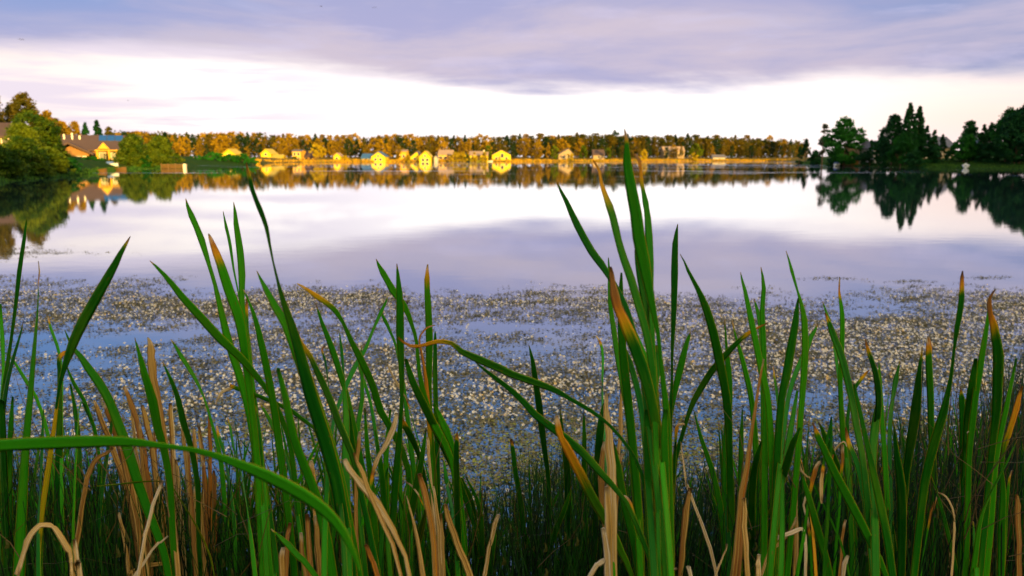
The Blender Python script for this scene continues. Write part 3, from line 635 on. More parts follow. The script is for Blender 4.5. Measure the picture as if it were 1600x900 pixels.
# right shore
gr_ = 'shaded trees of the right shore'
RB = [('spruce', 1252, 218, 222, 15, 'tree_deep', 'small dark spruce at the left start of the shaded shore', 'tree', 'spruce_tree'),
      ('spruce', 1243, 229, 226, 10, 'tree_deep', 'short dark spruce left of the small one', 'tree', 'spruce_tree'),
      ('bush', 1268, 236, 190, 22, 'tree_deep', 'dark bush between the small spruce and the bare tree', 'bush', 'bush'),
      ('thin', 1278, 193, 176, 15, 'leafless', 'thin nearly bare tree left of the big round tree', 'tree', 'bare_tree'),
      ('round', 1312, 190, 158, 52, 'tree_green', 'big round shaded tree standing on the lawn', 'tree', 'leafy_tree'),
      ('bush', 1296, 236, 163, 24, 'tree_deep', 'dark bush under the left side of the big round tree', 'bush', 'bush'),
      ('spruce', 1352, 220, 150, 11, 'tree_deep', 'narrow spruce between the white roofed cottage and the gabled house', 'tree', 'spruce_tree'),
      ('round', 1385, 185, 143, 30, 'tree_deep', 'dark tree at the left shoulder of the twin-topped spruces', 'tree', 'leafy_tree'),
      ('spruce', 1407, 162, 139, 34, 'tree_deep', 'tallest spruce, left of the twin tops', 'tree', 'spruce_tree'),
      ('spruce', 1422, 167, 142, 32, 'tree_deep', 'second spruce of the twin tops', 'tree', 'spruce_tree'),
      ('round', 1399, 212, 138, 32, 'tree_green', 'green tree filling the foot of the twin-topped spruces', 'tree', 'leafy_tree'),
      ('spruce', 1436, 196, 145, 20, 'tree_deep', 'spruce stepping down right of the twin tops', 'tree', 'spruce_tree'),
      ('spruce', 1448, 204, 140, 22, 'tree_deep', 'dark conifer in front of the left end of the long roof', 'tree', 'spruce_tree'),
      ('bush', 1476, 234, 142, 18, 'tree_deep', 'dark bush below the long grey-blue roof', 'bush', 'bush'),
      ('pine', 1502, 188, 138, 24, 'tree_deep', 'slender pine right of the long roof', 'tree', 'pine_tree'),
      ('round', 1496, 214, 135, 34, 'tree_green', 'rounded green tree at the foot of the slender pine', 'tree', 'leafy_tree'),
      ('spruce', 1523, 195, 137, 24, 'tree_deep', 'left of a pair of dark spruces by the blue-grey house', 'tree', 'spruce_tree'),
      ('spruce', 1534, 192, 140, 24, 'tree_deep', 'right of a pair of dark spruces by the blue-grey house', 'tree', 'spruce_tree'),
      ('bush', 1528, 224, 134, 40, 'tree_deep', 'dark bush under the pair of spruces', 'bush', 'bush'),
      ('round', 1560, 176, 132, 40, 'tree_green', 'leafy tree at the left of the tall mass by the right frame edge', 'tree', 'leafy_tree'),
      ('round', 1582, 166, 128, 46, 'tree_deep', 'tall dark tree next to the right frame edge', 'tree', 'leafy_tree'),
      ('round', 1606, 158, 130, 44, 'tree_green', 'tallest leafy tree, cut by the right frame edge', 'tree', 'leafy_tree'),
      ('round', 1575, 205, 126, 60, 'tree_deep', 'broad dark tree filling in below the tall right mass', 'tree', 'leafy_tree'),
      ('bush', 1422, 236, 134, 30, 'tree_deep', 'dark hedge-like bush at the foot of the tallest spruces', 'bush', 'bush'),
      ('round', 1366, 214, 147, 20, 'tree_deep', 'dark tree between the narrow spruce and the gabled house', 'tree', 'leafy_tree'),
     ('spruce', 1461, 211, 146, 16, 'tree_deep', 'spruce standing before the middle of the long roof', 'tree', 'spruce_tree'),
     ('bush', 1342, 238, 150, 26, 'tree_deep', 'dark bush hiding the foot of the white roofed cottage', 'bush', 'bush'),
     ('bush', 1448, 230, 139, 26, 'tree_deep', 'dark bush hiding the left foot of the long house', 'bush', 'bush'),
     ('bush', 1374, 242, 142, 14, 'tree_deep', 'dark bush in front of the gabled house', 'bush', 'bush')]
for kd, px_, yt_, D_, w_, mt_, lb, ct, nm in RB: one(kd, px_, yt_, D_, w_, mt_, lb, ct, gr_, nm, .28 if kd == 'thin' else .85 if kd == 'spruce' else 1.0)

# ------------------------------------------------------------------ things on the shores
WD = plain('weathered_wood', (.16, .10, .05), .8, .4, 4); WHT = plain('white_hull', (.62, .64, .68), .4, .1); BLU = plain('blue_tarp', (.12, .20, .42), .6, .2); LOG = plain('sunlit_log', (.12, .065, .020), .8, .4)
def dock():
    D = 121; a = at(273, 262, D); e = empty('wooden_dock', (a.x, D, 0), 'low brown wooden dock with a pale post at its right end', 'dock')
    Wd = 34 * D / FPX
    m = MB()
    for i in range(7): m.box(-Wd / 2, -.9 + i * .26, .62, Wd / 2, -.9 + i * .26 + .22, .68)
    m.build('deck', WD, e)
    m = MB()
    for i in range(3): m.box(-Wd / 2, -.98, .05 + i * .19, Wd / 2, -.92, .05 + i * .19 + .16)
    m.build('side_board', LOG, e)
    for x_ in (-.48, -.16, .16):
        m = MB(); m.tube([(x_ * Wd, -1.02, -.5), (x_ * Wd, -1.02, .8)], [.06, .06], 8); m.build('post', WD, e)
    m = MB(); m.box(Wd / 2 + .01, -1.0, -.4, Wd / 2 + .40, -.6, .72); m.build('end_post', HM['trim'], e)
dock()
def boat(px, yy, D, L_, label, hull, cover, name='rowing_boat', rz=0., z=0.0):
    a = at(px, yy, D); e = empty(name, (a.x, D, z), label, 'boat', None, rz)
    m = MB(); S = 9; ring = []
    for i in range(S):
        u = i / (S - 1); w_ = .55 * math.sin(math.pi * (.12 + .80 * u)) ** .6 if i < S - 1 else .05; zt = .42 + .16 * u * u
        x_ = (u - .5) * L_
        m.v += [(x_, -w_, zt), (x_, -w_ * .7, .06), (x_, 0, -.06), (x_, w_ * .7, .06), (x_, w_, zt), (x_, w_ - .05, zt), (x_, 0, .10), (x_, -w_ + .05, zt)]
    for i in range(S - 1):
        for j in range(8):
            p = i * 8 + j; q = i * 8 + (j + 1) % 8; m.f.append((p, q, q + 8, p + 8))
    m.f.append(tuple(range(8))[::-1]); m.f.append(tuple(range((S - 1) * 8, S * 8)))
    m.build('hull', hull, e)
    for x_ in (-.2, .15):
        m = MB(); m.box(x_ * L_ - .12, -.42, .30, x_ * L_ + .12, .42, .34); m.build('bench', WD, e)
    if cover:
        m = MB(); m.prism([(-.5, .44), (0, .78), (.5, .44)], -.42 * L_, .1 * L_, 'x'); m.build('cover', cover, e)
boat(175, 256, 110, 1.7, 'white boat under a pale blue cover pulled up below the porch', WHT, BLU, z=.35)
boat(157, 262, 90, 1.3, 'tan rowing boat at the water left of the covered white boat', LOG, None, rz=.35, z=-.12)
boat(188, 263, 105, 1.8, 'orange-tan canoe at the water right of the covered white boat', LOG, None, 'canoe', rz=-.2, z=-.12)
boat(1308, 257, 158, 1.3, 'small white boat at the shore under the big round tree', WHT, BLU, rz=.3, z=.05)
boat(1509, 259, 124, 1.2, 'small white boat at the shore below the slender pine', WHT, WHT, rz=1.0, z=.05)
boat(766, 253, 352, 2.2, 'tiny white boat left of the wide-gabled yellow house', WHT, None, z=.02)

def blades_far(name, spans, hmin, hmax, dens, mat, label, cat, wid):
    V, F_, T = [], [], []
    r_ = random.Random(len(name) * 7 + 3)
    for x0, x1, off0, off1 in spans:
        n = int((x1 - x0) * dens)
        for _ in range(n):
            px_ = r_.uniform(x0, x1); a = math.atan((px_ - 800) / FPX); D = shore(a) + r_.uniform(off0, off1)
            x_ = math.tan(a) * D; z = max(-.1, ground_z(x_, D) - .1); h = r_.uniform(hmin, hmax) * (.6 + .8 * abs(mnoise.noise(Vector((px_ * .06, off0, 2)))))
            w_ = wid * r_.uniform(.5, 1.4); th = r_.uniform(0, 3.14); lx = r_.uniform(-.25, .25) * h
            dx, dy = math.cos(th) * w_, math.sin(th) * w_
            n0 = len(V); V += [(x_ - dx, D - dy, z), (x_ + dx, D + dy, z), (x_ + lx + dx * .4, D + dy * .4, z + h), (x_ + lx - dx * .4, D - dy * .4, z + h)]
            F_.append((n0, n0 + 1, n0 + 2, n0 + 3)); tn = r_.random(); T += [tn] * 4
    o = mesh(name, V, F_, mat, attrs={'tone': T}); tag(o, label, cat, kind='stuff')
blades_far('shore_reeds', [(405, 1236, -1.0, 3.0), (790, 846, -3, 1), (1000, 1200, -2, 1), (500, 760, -1, 2)], .5, 1.5, 9, MT['shore_reed'], 'orange-gold reeds along the far waterline', 'reeds', .14)
blades_far('bank_grass', [(-60, 300, -1.2, 2.0), (1240, 1640, -1.0, 6.0), (1320, 1640, 2, 14)], .10, .38, 20, MT['lawn'], 'green grass along the left and right banks', 'grass', .10)

for i, (px_, py_, D_, s_, lb) in enumerate([(502, 10, 45, 1.0, 'left of two tiny birds high in the violet cloud'), (585, 12, 45, 1.0, 'right of two tiny birds high in the violet cloud'), (33, 62, 38, 1.0, 'tiny dark bird in the sky at the upper left'), (200, 157, 60, .9, 'faint tiny bird low in the pale sky above the willow')]):
    a = at(px_, py_, D_); m = MB()
    m.tube([(-.07, 0, 0), (-.03, 0, .004), (.02, 0, .004), (.07, 0, .0)], [.003, .014, .014, .004], 6)
    for sy in (-1, 1): m.v += [(-.02, 0, .005), (.025, 0, .005), (.01, sy * .08, .035), (-.02, sy * .15, .01)]; n_ = len(m.v); m.f.append((n_ - 4, n_ - 3, n_ - 2, n_ - 1))
    o = m.build('bird', HM['dark']); o.location = a; o.rotation_euler = (0, 0, .5 + i); o.scale = (s_,) * 3; tag(o, lb, 'bird', 'birds in the sky')
#@@PART2
# ------------------------------------------------------------------ cattails on the near bank
def catmull(P, n):
    P = [P[0]] + P + [P[-1]]; out = []
    segs = len(P) - 3; lens = [(P[i + 1][0] - P[i + 2][0]).length for i in range(segs)]; tot = sum(lens) or 1
    for i in range(segs):
        k = max(2, int(round(n * lens[i] / tot)))
        p0, p1, p2, p3 = P[i:i + 4]
        for j in range(k):
            t_ = j / k
            q = .5 * ((2 * p1[0]) + (p2[0] - p0[0]) * t_ + (2 * p0[0] - 5 * p1[0] + 4 * p2[0] - p3[0]) * t_ ** 2 + (3 * p1[0] - p0[0] - 3 * p2[0] + p3[0]) * t_ ** 3)
            out.append((q, p1[1] + (p2[1] - p1[1]) * (t_ * t_ * (3 - 2 * t_))))
    out.append((P[-2][0], P[-2][1])); return out
lrng = random.Random(77)
def leaf_geo(path, phi, tl, td, bd, tone, thick=.17, rim=1.0):
    """path: [(Vector, width)] from tip to root -> closed lens-shaped blade"""
    V, F_, A = [], [], {'dry': [], 'edge': [], 'along': [], 'tone': []}
    n = len(path); dist = 0; sd_ = lrng.uniform(0, 50)
    for i, (p, w_) in enumerate(path):
        if i: dist += (p - path[i - 1][0]).length
        tg = (path[max(i - 1, 0)][0] - path[min(i + 1, n - 1)][0])
        if tg.length < 1e-7: tg = Vector((0, 0, 1))
        tg.normalize()
        view = Vector((0, 1, 0)); ac = tg.cross(view)
        if ac.length < .2: ac = Vector((1, 0, 0))
        ac.normalize(); nn = ac.cross(tg).normalized()
        ph = phi * math.cos(dist * 3.0)
        a2 = ac * math.cos(ph) + nn * math.sin(ph); n2 = nn * math.cos(ph) - ac * math.sin(ph)
        hw = max(w_, .0006) * .46 / max(.6, math.cos(ph))
        if td > .35 or bd > .5:
            k_ = (1 - ss(dist, .02, .05 + tl)) if bd <= .5 else 1.0
            hw *= 1 + .30 * k_ * mnoise.noise(Vector((sd_, dist * 60, 0))); p = p + ac * (.0016 * k_ * mnoise.noise(Vector((sd_, dist * 35, 7)))) + nn * (.004 * k_ * mnoise.noise(Vector((sd_, dist * 25, 3))))
        th = hw * 2 * thick + .0003
        V += [p - a2 * hw, p - n2 * th * .2 - a2 * hw * .45, p + n2 * th * .25, p - n2 * th * .2 + a2 * hw * .45, p + a2 * hw, p + n2 * th * 1.0]
        u = 1 - ss(dist, tl * .25, tl) if tl > 0 else 0
        dr = max(bd, td * u)
        A['dry'] += [dr] * 6; A['edge'] += [-rim, -.45, 0, .45, rim, 0]; A['along'] += [dist] * 6; A['tone'] += [tone] * 6
    for i in range(n - 1):
        for j in range(6):
            a_, b_ = i * 6 + j, i * 6 + (j + 1) % 6; F_.append((a_, b_, b_ + 6, a_ + 6))
    F_.append((0, 1, 2, 3, 4, 5)); F_.append(tuple((n - 1) * 6 + j for j in range(6))[::-1])
    return V, F_, A
def parse(s): return [tuple(float(v) for v in q.split(',')) for q in s.split()]
def px_path(pts, root, dplant, dleaf, wroot=None):
    """picture points become 3D points whose depth runs from the leaf's own depth at the tip to its plant's depth, then on down to the root"""
    ys = [p[1] for p in pts]; n = len(pts); L = [0]
    for a, b in zip(pts, pts[1:]): L.append(L[-1] + math.hypot(a[0] - b[0], a[1] - b[1]))
    out = []
    for (x, y, w_), l in zip(pts, L):
        u = l / (L[-1] or 1); d = dleaf + (dplant - dleaf) * ss(u, 0, 1.15)
        out.append((at(x, y, d), w_ * d / FPX))
    p1 = out[-1][0]; tg = (out[-1][0] - out[-2][0]).normalized(); D_ = (p1 - root).length
    wl = out[-1][1]; wr = wroot or max(wl, .010)
    c1 = p1 + tg * D_ * .35; c2 = root + Vector((0, 0, D_ * .35))
    for i in range(1, 7):
        t_ = i / 6; q = p1 * (1 - t_) ** 3 + c1 * 3 * t_ * (1 - t_) ** 2 + c2 * 3 * t_ * t_ * (1 - t_) + root * t_ ** 3
        out.append((q, wl + (wr - wl) * t_))
    return out
PLANTS = [  # x at the frame's foot, depth, label
 (-190, .72, 'near cattail beyond the left edge whose one long leaf arches across the lower left'),
 (4, 1.65, 'cattail cut by the left edge, with a thin green leaf rising to the lake'),
 (36, 1.35, 'broad-leaved cattail by the left edge, one leaf ending in a thin beige thread'),
 (62, 1.25, 'cattail with a yellow folded stem and one wide leaf leaning right'),
 (96, 1.75, 'cattail with a broken orange leaf top behind the yellow stem'),
 (150, 1.8, 'dark slim cattail left of the brown reed stubble'),
 (264, 1.3, 'cattail whose leaves fan left across the brown reed stubble'),
 (312, 1.6, 'cattail with short plain leaves at the right end of the brown reed stubble'),
 (352, 1.75, 'slim cattail with orange-tipped young leaves right of the brown stubble'),
 (404, 1.3, 'tall cattail of crossing leaves, one long blade leaning far to the left'),
 (452, 1.35, 'cattail with dark leaves just left of the tallest left clump'),
 (545, 1.05, 'tall left clump with very broad leaves and one tip touching the far shore'),
 (588, 1.45, 'cattail with an orange leaf arching over to the left, right of the tall clump'),
 (614, 1.5, 'cattail with a straight upright blade left of the pale crossed dead leaves'),
 (645, 1.6, 'cattail with yellowing leaves beside the yellow-green upright blade'),
 (682, 1.7, 'cattail with one yellow-green upright blade and an orange tip'),
 (716, 1.45, 'cattail of a single stiff orange-tipped blade at the gap in the reeds'),
 (742, 1.9, 'small dark cattail curving at the left side of the gap'),
 (760, 1.6, 'short pair of stubby green blades in the gap'),
 (824, 1.9, 'slender orange-tipped cattail in the rushes right of the gap'),
 (856, 1.8, 'cattail with a lone blade standing free before the flowers'),
 (884, 1.75, 'cattail with a short dry-tipped leaf leaning right in the rushes'),
 (986, 1.25, 'cattail whose streaked orange and green leaf slants left across the beige stalk'),
 (1030, 1.0, 'tallest clump of all, its top blade crossing the far shore, one leaf sweeping left'),
 (1052, 1.4, 'cattail right of the tallest clump, with a leaf bending right to an orange tip'),
 (1142, 1.5, 'cattail with a broad blade left of the dead brown stem'),
 (1186, 1.6, 'cattail with paired upright blades right of the dead brown stem'),
 (1212, 1.25, 'cattail with wide leaves between the two dead brown stems'),
 (1262, 1.5, 'cattail of two blades crossing at a kinked thin tip'),
 (1300, 1.3, 'low cattail leaf pair leaning left beside the hanging dry leaf'),
 (1344, 1.55, 'cattail with a curled dry tip above two crossing blades'),
 (1386, 1.15, 'cattail with one bright leaf slanting across it from upper left'),
 (1408, 1.35, 'stiff upright cattail blade right of the slanting bright leaf'),
 (1438, 1.25, 'cattail with a long twisted leaf rising to an orange tip near the right'),
 (1468, 1.6, 'cattail with a blunt orange-topped blade'),
 (1508, 1.45, 'cattail with a hanging white dry leaf near the right edge'),
 (1530, 1.3, 'tall cattail near the right edge with a dark S-curled dry tip'),
 (1566, 1.35, 'cattail at the right edge with an orange twisted leaf'),
]
LV = []   # (points tip->foot, tip length in m, tip dryness, body dryness, depth or None, plant x or None)
def L(pts, tl=.012, td=.55, bd=0., d=None, p=None): LV.append((parse(pts), tl, td, bd, d, p))
L('562,892,3 553,866,12 535,830,20 510,800,27 470,771,31 420,745,29 380,728,23 330,710,15 290,701,11 250,696,12 200,690,20 140,690,25 80,692,26 0,696,24 -70,704,24 -140,730,22', 0, 0, 0, .66, -190)
L('42,340,1 38,372,7 30,426,9 24,481,7 17,533,6 9,588,9 3,640,10 -4,720,11', .01, .3)
L('0,475,3 4,533,6 5,582,4 2,640,6 -2,760,9', 0)
L('60,408,2 61,425,4 60,445,2 60,472,3 56,518,8 52,564,12 47,622,15 40,700,18 34,800,20 30,900,20', .06, .8, 0, 1.25)
L('36,502,1 28,536,6 18,570,9 8,619,11 2,690,12 0,800,13')
L('5,549,1 21,564,4 40,594,7 57,622,6 75,680,7 85,760,9', 0)
L('204,369,1 189,396,9 171,429,15 150,466,18 128,506,19 113,539,17 102,570,11 95,594,7 90,622,5 83,670,4 78,700,6', .02, .6, 0, 1.1, 62)
L('92,610,4 88,640,6 83,680,8 75,735,10 69,775,10 66,800,8 63,839,6 61,880,6', 0, 0, .34, 1.22, 62)
L('75,494,1 79,512,5 89,539,6 95,566,6 97,600,6 96,680,8', .03, .5)
L('112,547,3 100,552,7 92,562,8 92,580,9 93,600,9 93,640,11 92,717,15 89,808,15 92,890,14', .06, .62, 0, 1.7, 96)
L('101,515,1 112,540,5 125,556,8 138,575,12 156,600,14 171,627,14 182,655,15 199,701,17 217,759,17 235,808,16 254,857,15 263,900,14', .005, .3, 0, 1.3)
L('104,573,3 116,600,9 131,625,9 142,655,9 150,680,8 156,740,9 152,820,9', 0)
L('211,527,1 217,552,6 226,585,12 238,625,16 247,671,15 256,702,13 266,760,12 270,840,12')
L('253,565,1 266,591,9 278,622,13 287,662,17 299,701,14 309,762,11 310,820,9 312,890,9')
L('267,530,1 284,558,7 303,588,6 319,622,3 332,665,5 345,720,8 352,800,9', .01, .5)
L('234,407,1 257,429,8 284,463,13 315,497,16 345,530,17 373,556,15 400,587,12 425,622,9 450,680,9 462,760,10', .012, .6, 0, 1.15)
L('291,310,1 300,337,8 315,375,10 327,415,6 336,445,6 347,492,10 356,530,13 368,568,13 378,600,13 390,650,12 400,720,12 405,800,12', .012, .5)
L('326,365,2 332,382,9 345,412,13 357,452,16 372,492,16 380,533,14 388,594,12 396,660,12 405,760,12', .075, .58, 0, 1.2)
L('349,330,1 354,355,6 360,385,6 365,420,4 372,455,3 380,500,6 390,560,8 398,640,9 408,760,10', .006, .4)
L('365,316,1 369,350,9 375,392,12 378,430,12 378,467,9 382,510,9 389,560,9 400,650,10', .008, .4)
L('386,466,2 385,492,8 386,515,8 390,555,10 398,640,10 415,760,11', .05, .55)
L('381,452,1 391,477,5 400,502,8 409,539,12 418,582,13 427,630,13 437,700,14 450,800,14')
L('385,254,1 389,270,7 396,300,10 406,326,11 416,354,9 421,380,6 427,410,4 434,439,6 443,472,12 455,506,17 470,558,23 486,619,27 507,686,28 524,747,25 533,796,24 545,869,22', .03, .55, 0, .98, 545)
L('401,423,1 415,451,8 431,481,12 446,506,14 462,545,17 482,600,20 503,660,20 522,720,20 538,790,20', .006, .4, 0, 1.02, 545)
L('457,503,4 470,533,8 486,558,10 501,591,14 516,625,15 531,665,15 548,705,13 560,750,12', .10, .42, 0, 1.1, 545)
L('434,575,8 446,620,16 458,680,20 476,729,23 495,778,23 507,827,22 519,894,20', 0, 0, 0, .98, 545)
L('464,443,2 482,454,7 507,471,10 525,487,9 537,506,6 549,533,9 565,564,13 583,604,13 595,643,13 618,682,12 638,735,11 640,800,11', .11, .42)
L('493,475,1 504,506,8 519,545,11 531,582,11 543,622,10 556,680,10 570,750,11', .02, .6)
L('530,517,1 534,549,6 537,585,5 542,640,7 552,720,8', .01, .3)
L('507,541,3 503,548,3 508,561,5 513,601,5 520,680,7 530,760,8', .03, .6, 0, 1.8)
L('565,539,1 565,564,5 566,622,8 560,660,9 556,732,9 560,820,10')
L('558,561,2 563,580,5 570,600,6 579,630,6 590,700,8 600,790,9', .02, .5)
L('607,461,1 596,487,7 583,515,5 571,545,7 553,576,10 534,619,10 520,665,10 512,740,10', .012, .5, 0, 1.5, 545)
L('592,481,1 602,500,7 611,521,5 620,545,5 630,600,7 640,680,9', .01, .5)
L('588,404,1 599,426,10 614,454,13 632,478,11 644,509,7 651,535,6 655,580,7 668,640,14 684,674,15 705,717,11 716,790,10', .006, .4, 0, 1.3, 716)
L('634,561,6 644,594,12 657,622,14 671,650,15 690,690,15 712,740,12 735,800,10', 0, 0, 0, 1.3)
L('620,412,1 623,445,9 625,478,13 625,521,14 627,570,10 628,619,7 626,655,7 623,700,12 620,732,13 615,796,13 611,869,12', .01, .45, 0, 1.25)
L('668,413,2 667,436,8 669,478,11 671,533,12 670,582,11 670,625,11 675,686,7 680,760,8', .055, .50, .15, 1.4)
L('680,517,1 680,533,6 680,594,8 683,700,9 684,800,10', 0)
L('622,527,4 641,541,6 666,538,8 684,533,9 706,537,9 721,549,12 751,563,16 782,576,16 800,585,15 840,599,14 870,611,11 892,624,8 922,641,8 953,665,6 983,701,6 1002,738,7 1011,778,9 1018,840,11 1022,900,12', .125, .52, 0, 1.05, 1030)
L('742,565,1 754,575,5 776,592,9 800,611,11 822,632,13 837,649,15 870,674,16 907,704,17 938,738,14 971,775,9 992,815,9', .004, .3, 0, 1.1, 1030)
L('826,539,1 832,564,8 838,604,11 842,630,12 846,665,12 852,711,9 857,753,8 858,830,9', .006, .4)
L('931,524,2 935,530,4 939,538,5 942,558,5 941,613,4 944,680,6 950,760,8', .04, .85)
L('871,284,1 885,315,8 902,352,12 924,392,13 939,412,13 950,429,10 971,463,8 985,500,9 1000,560,11 1012,640,13', .008, .4, 0, 1.2, 1030)
L('953,417,5 956,442,10 965,478,17 983,521,21 1002,570,21 1016,619,18 1024,660,18 1032,710,17 1035,790,18', .14, .68, 0, .98, 1030)
L('927,251,2 937,268,5 940,284,7 948,308,11 958,338,13 966,375,13 975,405,14 986,436,15 999,481,15 1010,521,14 1018,570,13 1024,640,14', .10, .5, 0, 1.05, 1030)
L('975,201,1 978,216,6 980,240,12 983,272,17 988,304,19 994,336,20 998,370,21 1006,411,21 1014,451,15 1022,491,10 1028,521,7 1032,558,7 1037,604,10 1041,640,12 1045,720,13', .025, .55, 0, .95, 1030)
L('990,241,3 998,250,6 1001,264,5 1004,284,6 1009,316,10 1012,340,11 1014,370,13 1017,411,10 1018,442,7 1018,500,9 1022,600,11', .075, .56, 0, 1.1, 1030)
L('993,390,4 997,410,11 1002,436,15 1011,481,17 1017,533,13 1022,600,14 1028,680,15', .0, 0, 0, 1.05, 1030)
L('951,402,1 952,420,4 953,472,7 959,515,9 966,564,9 980,640,10 990,740,12', .006, .4, 0, 1.35, 986)
L('971,426,3 970,466,9 971,521,12 976,579,15 981,625,15 987,680,15 992,732,15 996,778,15 1000,850,15', 0, 0, 0, 1.15, 986)
L('974,540,4 983,564,11 994,600,11 1004,650,12 1012,740,13', 0, 0, 0, 1.2, 1030)
L('974,478,4 989,515,9 1008,558,10 1020,600,10 1030,680,11', 0, 0, 0, 1.15, 1030)
L('1059,350,1 1055,381,9 1054,426,11 1053,481,9 1051,533,6 1050,564,4 1050,594,4 1047,660,8 1046,740,10', .005, .3, 0, 1.3)
L('1079,517,1 1072,539,8 1063,576,11 1054,613,9 1045,660,9 1036,740,10', .012, .55, 0, 1.35, 1052)
L('1020,598,3 1025,540,4 1029,552,9 1027,580,10 1024,622,7 1026,700,7', .10, .66, 0, 1.15, 1030)
L('1062,397,1 1075,423,5 1090,451,8 1103,481,13 1115,521,15 1124,564,16 1132,604,14 1137,640,15 1139,680,13 1140,717,12 1142,778,15 1143,860,14', .006, .4, 0, 1.15)
L('1200,504,2 1176,517,6 1158,530,9 1136,552,12 1115,576,13 1098,602,13 1084,627,11 1075,650,8 1066,680,8 1056,717,8 1050,780,9', .07, .6, 0, 1.25, 1052)
L('1157,425,1 1164,454,7 1173,497,12 1182,539,13 1190,579,14 1198,612,13 1203,660,13 1207,740,14', .005, .4)
L('1190,417,1 1193,451,8 1191,488,9 1193,533,10 1194,580,10 1196,640,11 1195,740,13', .005, .4)
L('1178,467,1 1185,491,8 1190,530,9 1192,600,10', .01, .5)
L('1143,497,1 1150,526,4 1159,558,8 1168,594,10 1175,630,10 1181,700,11 1184,800,11', .03, .55)
L('1132,495,1 1135,539,4 1138,576,10 1140,622,10 1134,700,11 1132,800,11', .03, .55)
L('1228,392,1 1237,423,6 1246,454,4 1252,475,7 1257,503,12 1258,549,13 1256,588,13 1252,640,11 1246,720,12', .012, .5, 0, 1.2)
L('1247,466,2 1243,503,11 1235,549,14 1228,591,14 1221,625,12 1215,700,13 1211,800,13', .0, .0, 0, 1.2, 1212)
L('1278,506,1 1267,527,8 1258,552,10 1246,576,9 1232,620,10 1222,700,11', .01, .5, 0, 1.6, 1212)
L('1208,572,1 1212,604,7 1219,660,10 1222,740,11', .03, .55)
L('1285,471,1 1292,491,5 1299,512,6 1308,570,8 1318,660,9', .005, .5)
L('1289,489,2 1296,508,9 1305,530,12 1317,564,14 1330,619,13 1338,665,13 1347,711,12 1356,790,13', .02, .55, 0, 1.25)
L('1312,433,2 1311,454,4 1313,470,7 1316,495,10 1316,525,11 1315,560,10 1313,600,10 1318,690,11 1330,790,12', .06, .66, 0, 1.35)
L('1352,527,1 1359,555,8 1368,582,12 1373,619,14 1371,655,15 1366,701,14 1362,780,13', .05, .62)
L('1373,564,1 1375,594,8 1378,650,10 1384,740,12', .004, .3)
L('1359,578,2 1347,591,7 1332,613,6 1324,660,7 1328,740,8', .05, .48, 0, 1.6, 1344)
L('1407,564,1 1400,594,9 1395,622,7 1390,680,9 1392,780,10', .008, .4)
L('1441,541,1 1438,570,5 1435,594,9 1431,640,15 1424,686,15 1416,741,12 1410,820,12', .03, .4)
L('1451,526,5 1451,545,11 1452,579,14 1454,622,14 1455,670,13 1460,760,13', .05, .6, 0, 1.3)
L('1504,423,2 1503,448,9 1501,481,10 1495,515,9 1491,545,5 1486,588,7 1479,622,11 1474,645,16 1460,692,18 1445,753,17 1437,820,15', .045, .62, 0, 1.05)
L('1545,477,2 1542,509,9 1536,545,13 1530,585,15 1524,622,14 1519,665,15 1514,717,12 1512,800,12', .0, .0, 0, 1.2, 1530)
L('1554,452,2 1546,466,5 1547,482,7 1551,500,9 1556,524,13 1560,558,16 1559,594,16 1557,640,15 1552,686,12 1545,750,12 1538,830,13', .11, .66, 0, 1.1)
L('1502,607,1 1503,622,8 1505,660,11 1506,732,12 1508,820,12')
L('1597,603,2 1589,634,9 1575,680,10 1568,704,6 1565,735,6 1567,755,8 1567,784,11 1565,833,14 1564,900,14', .18, .52, 0, 1.25)
L('1269,660,3 1277,680,9 1286,698,12 1304,738,14 1325,778,16 1347,820,15 1368,863,13 1383,897,10', .03, .66, 0, 1.05, 1386)
L('1278,659,2 1289,683,9 1302,712,11 1314,745,12 1326,790,13', .02, .5, .05, 1.2)
L('1321,668,3 1328,698,9 1341,729,12 1350,772,13 1356,815,12', .05, .64)
L('1334,600,5 1343,640,9 1353,686,11 1365,741,15 1377,796,17 1388,851,16', 0, 0, 0, 1.1, 1386)
L('1397,665,1 1402,717,11 1408,762,16 1409,820,17 1408,894,16', .004, .3)
L('1395,814,1 1397,850,8 1400,894,10', .004, .3, 0, 1.3, 1408)
L('1252,738,3 1264,778,12 1279,833,15 1295,894,14', 0)
L('1250,668,3 1240,690,10 1228,730,14 1212,784,17 1202,839,17', 0)
L('1455,744,1 1469,787,8 1481,833,10 1495,897,9', .005, .4, 0, 1.3, 1508)
L('1590,686,1 1573,723,9 1551,766,12 1533,808,14 1524,869,15', .008, .5)
L('1521,814,1 1523,850,7 1526,890,9', .004, .4, 0, 1.4, 1530)
L('1336,723,1 1337,778,7 1339,860,9', .02, .3)
L('1372,634,8 1367,670,14 1363,720,14 1366,790,14', 0, 0, .1, 1.3, 1386)
L('1525,560,5 1518,610,13 1512,670,15 1508,760,15', 0, 0, 0, 1.2, 1508)
L('1588,560,5 1572,640,14 1556,720,15 1548,820,15', 0, 0, 0, 1.2)
L('1580,735,3 1572,790,10 1568,860,12', .03, .64, 0, 1.3)
L('869,650,5 871,664,10 876,684,12 889,706,15 910,747,17 931,787,17 953,824,16 971,863,13 986,897,9', .26, .48, .15, .98, 986)
L('875,639,1 879,680,8 886,732,12 887,790,12 886,870,11', .004, .4)
L('893,761,1 882,796,10 867,833,12 853,878,9 846,900,8', .02, .7, 0, 1.3, 856)
L('912,640,1 913,686,8 913,747,10 915,830,10', .004, .4, 0, 1.5, 884)
L('944,630,3 941,650,11 937,680,13 932,747,11 930,840,11', 0, 0, 0, 1.5, 884)
L('958,690,3 966,730,12 976,790,14 989,839,15 999,894,15', 0, 0, 0, 1.2, 986)
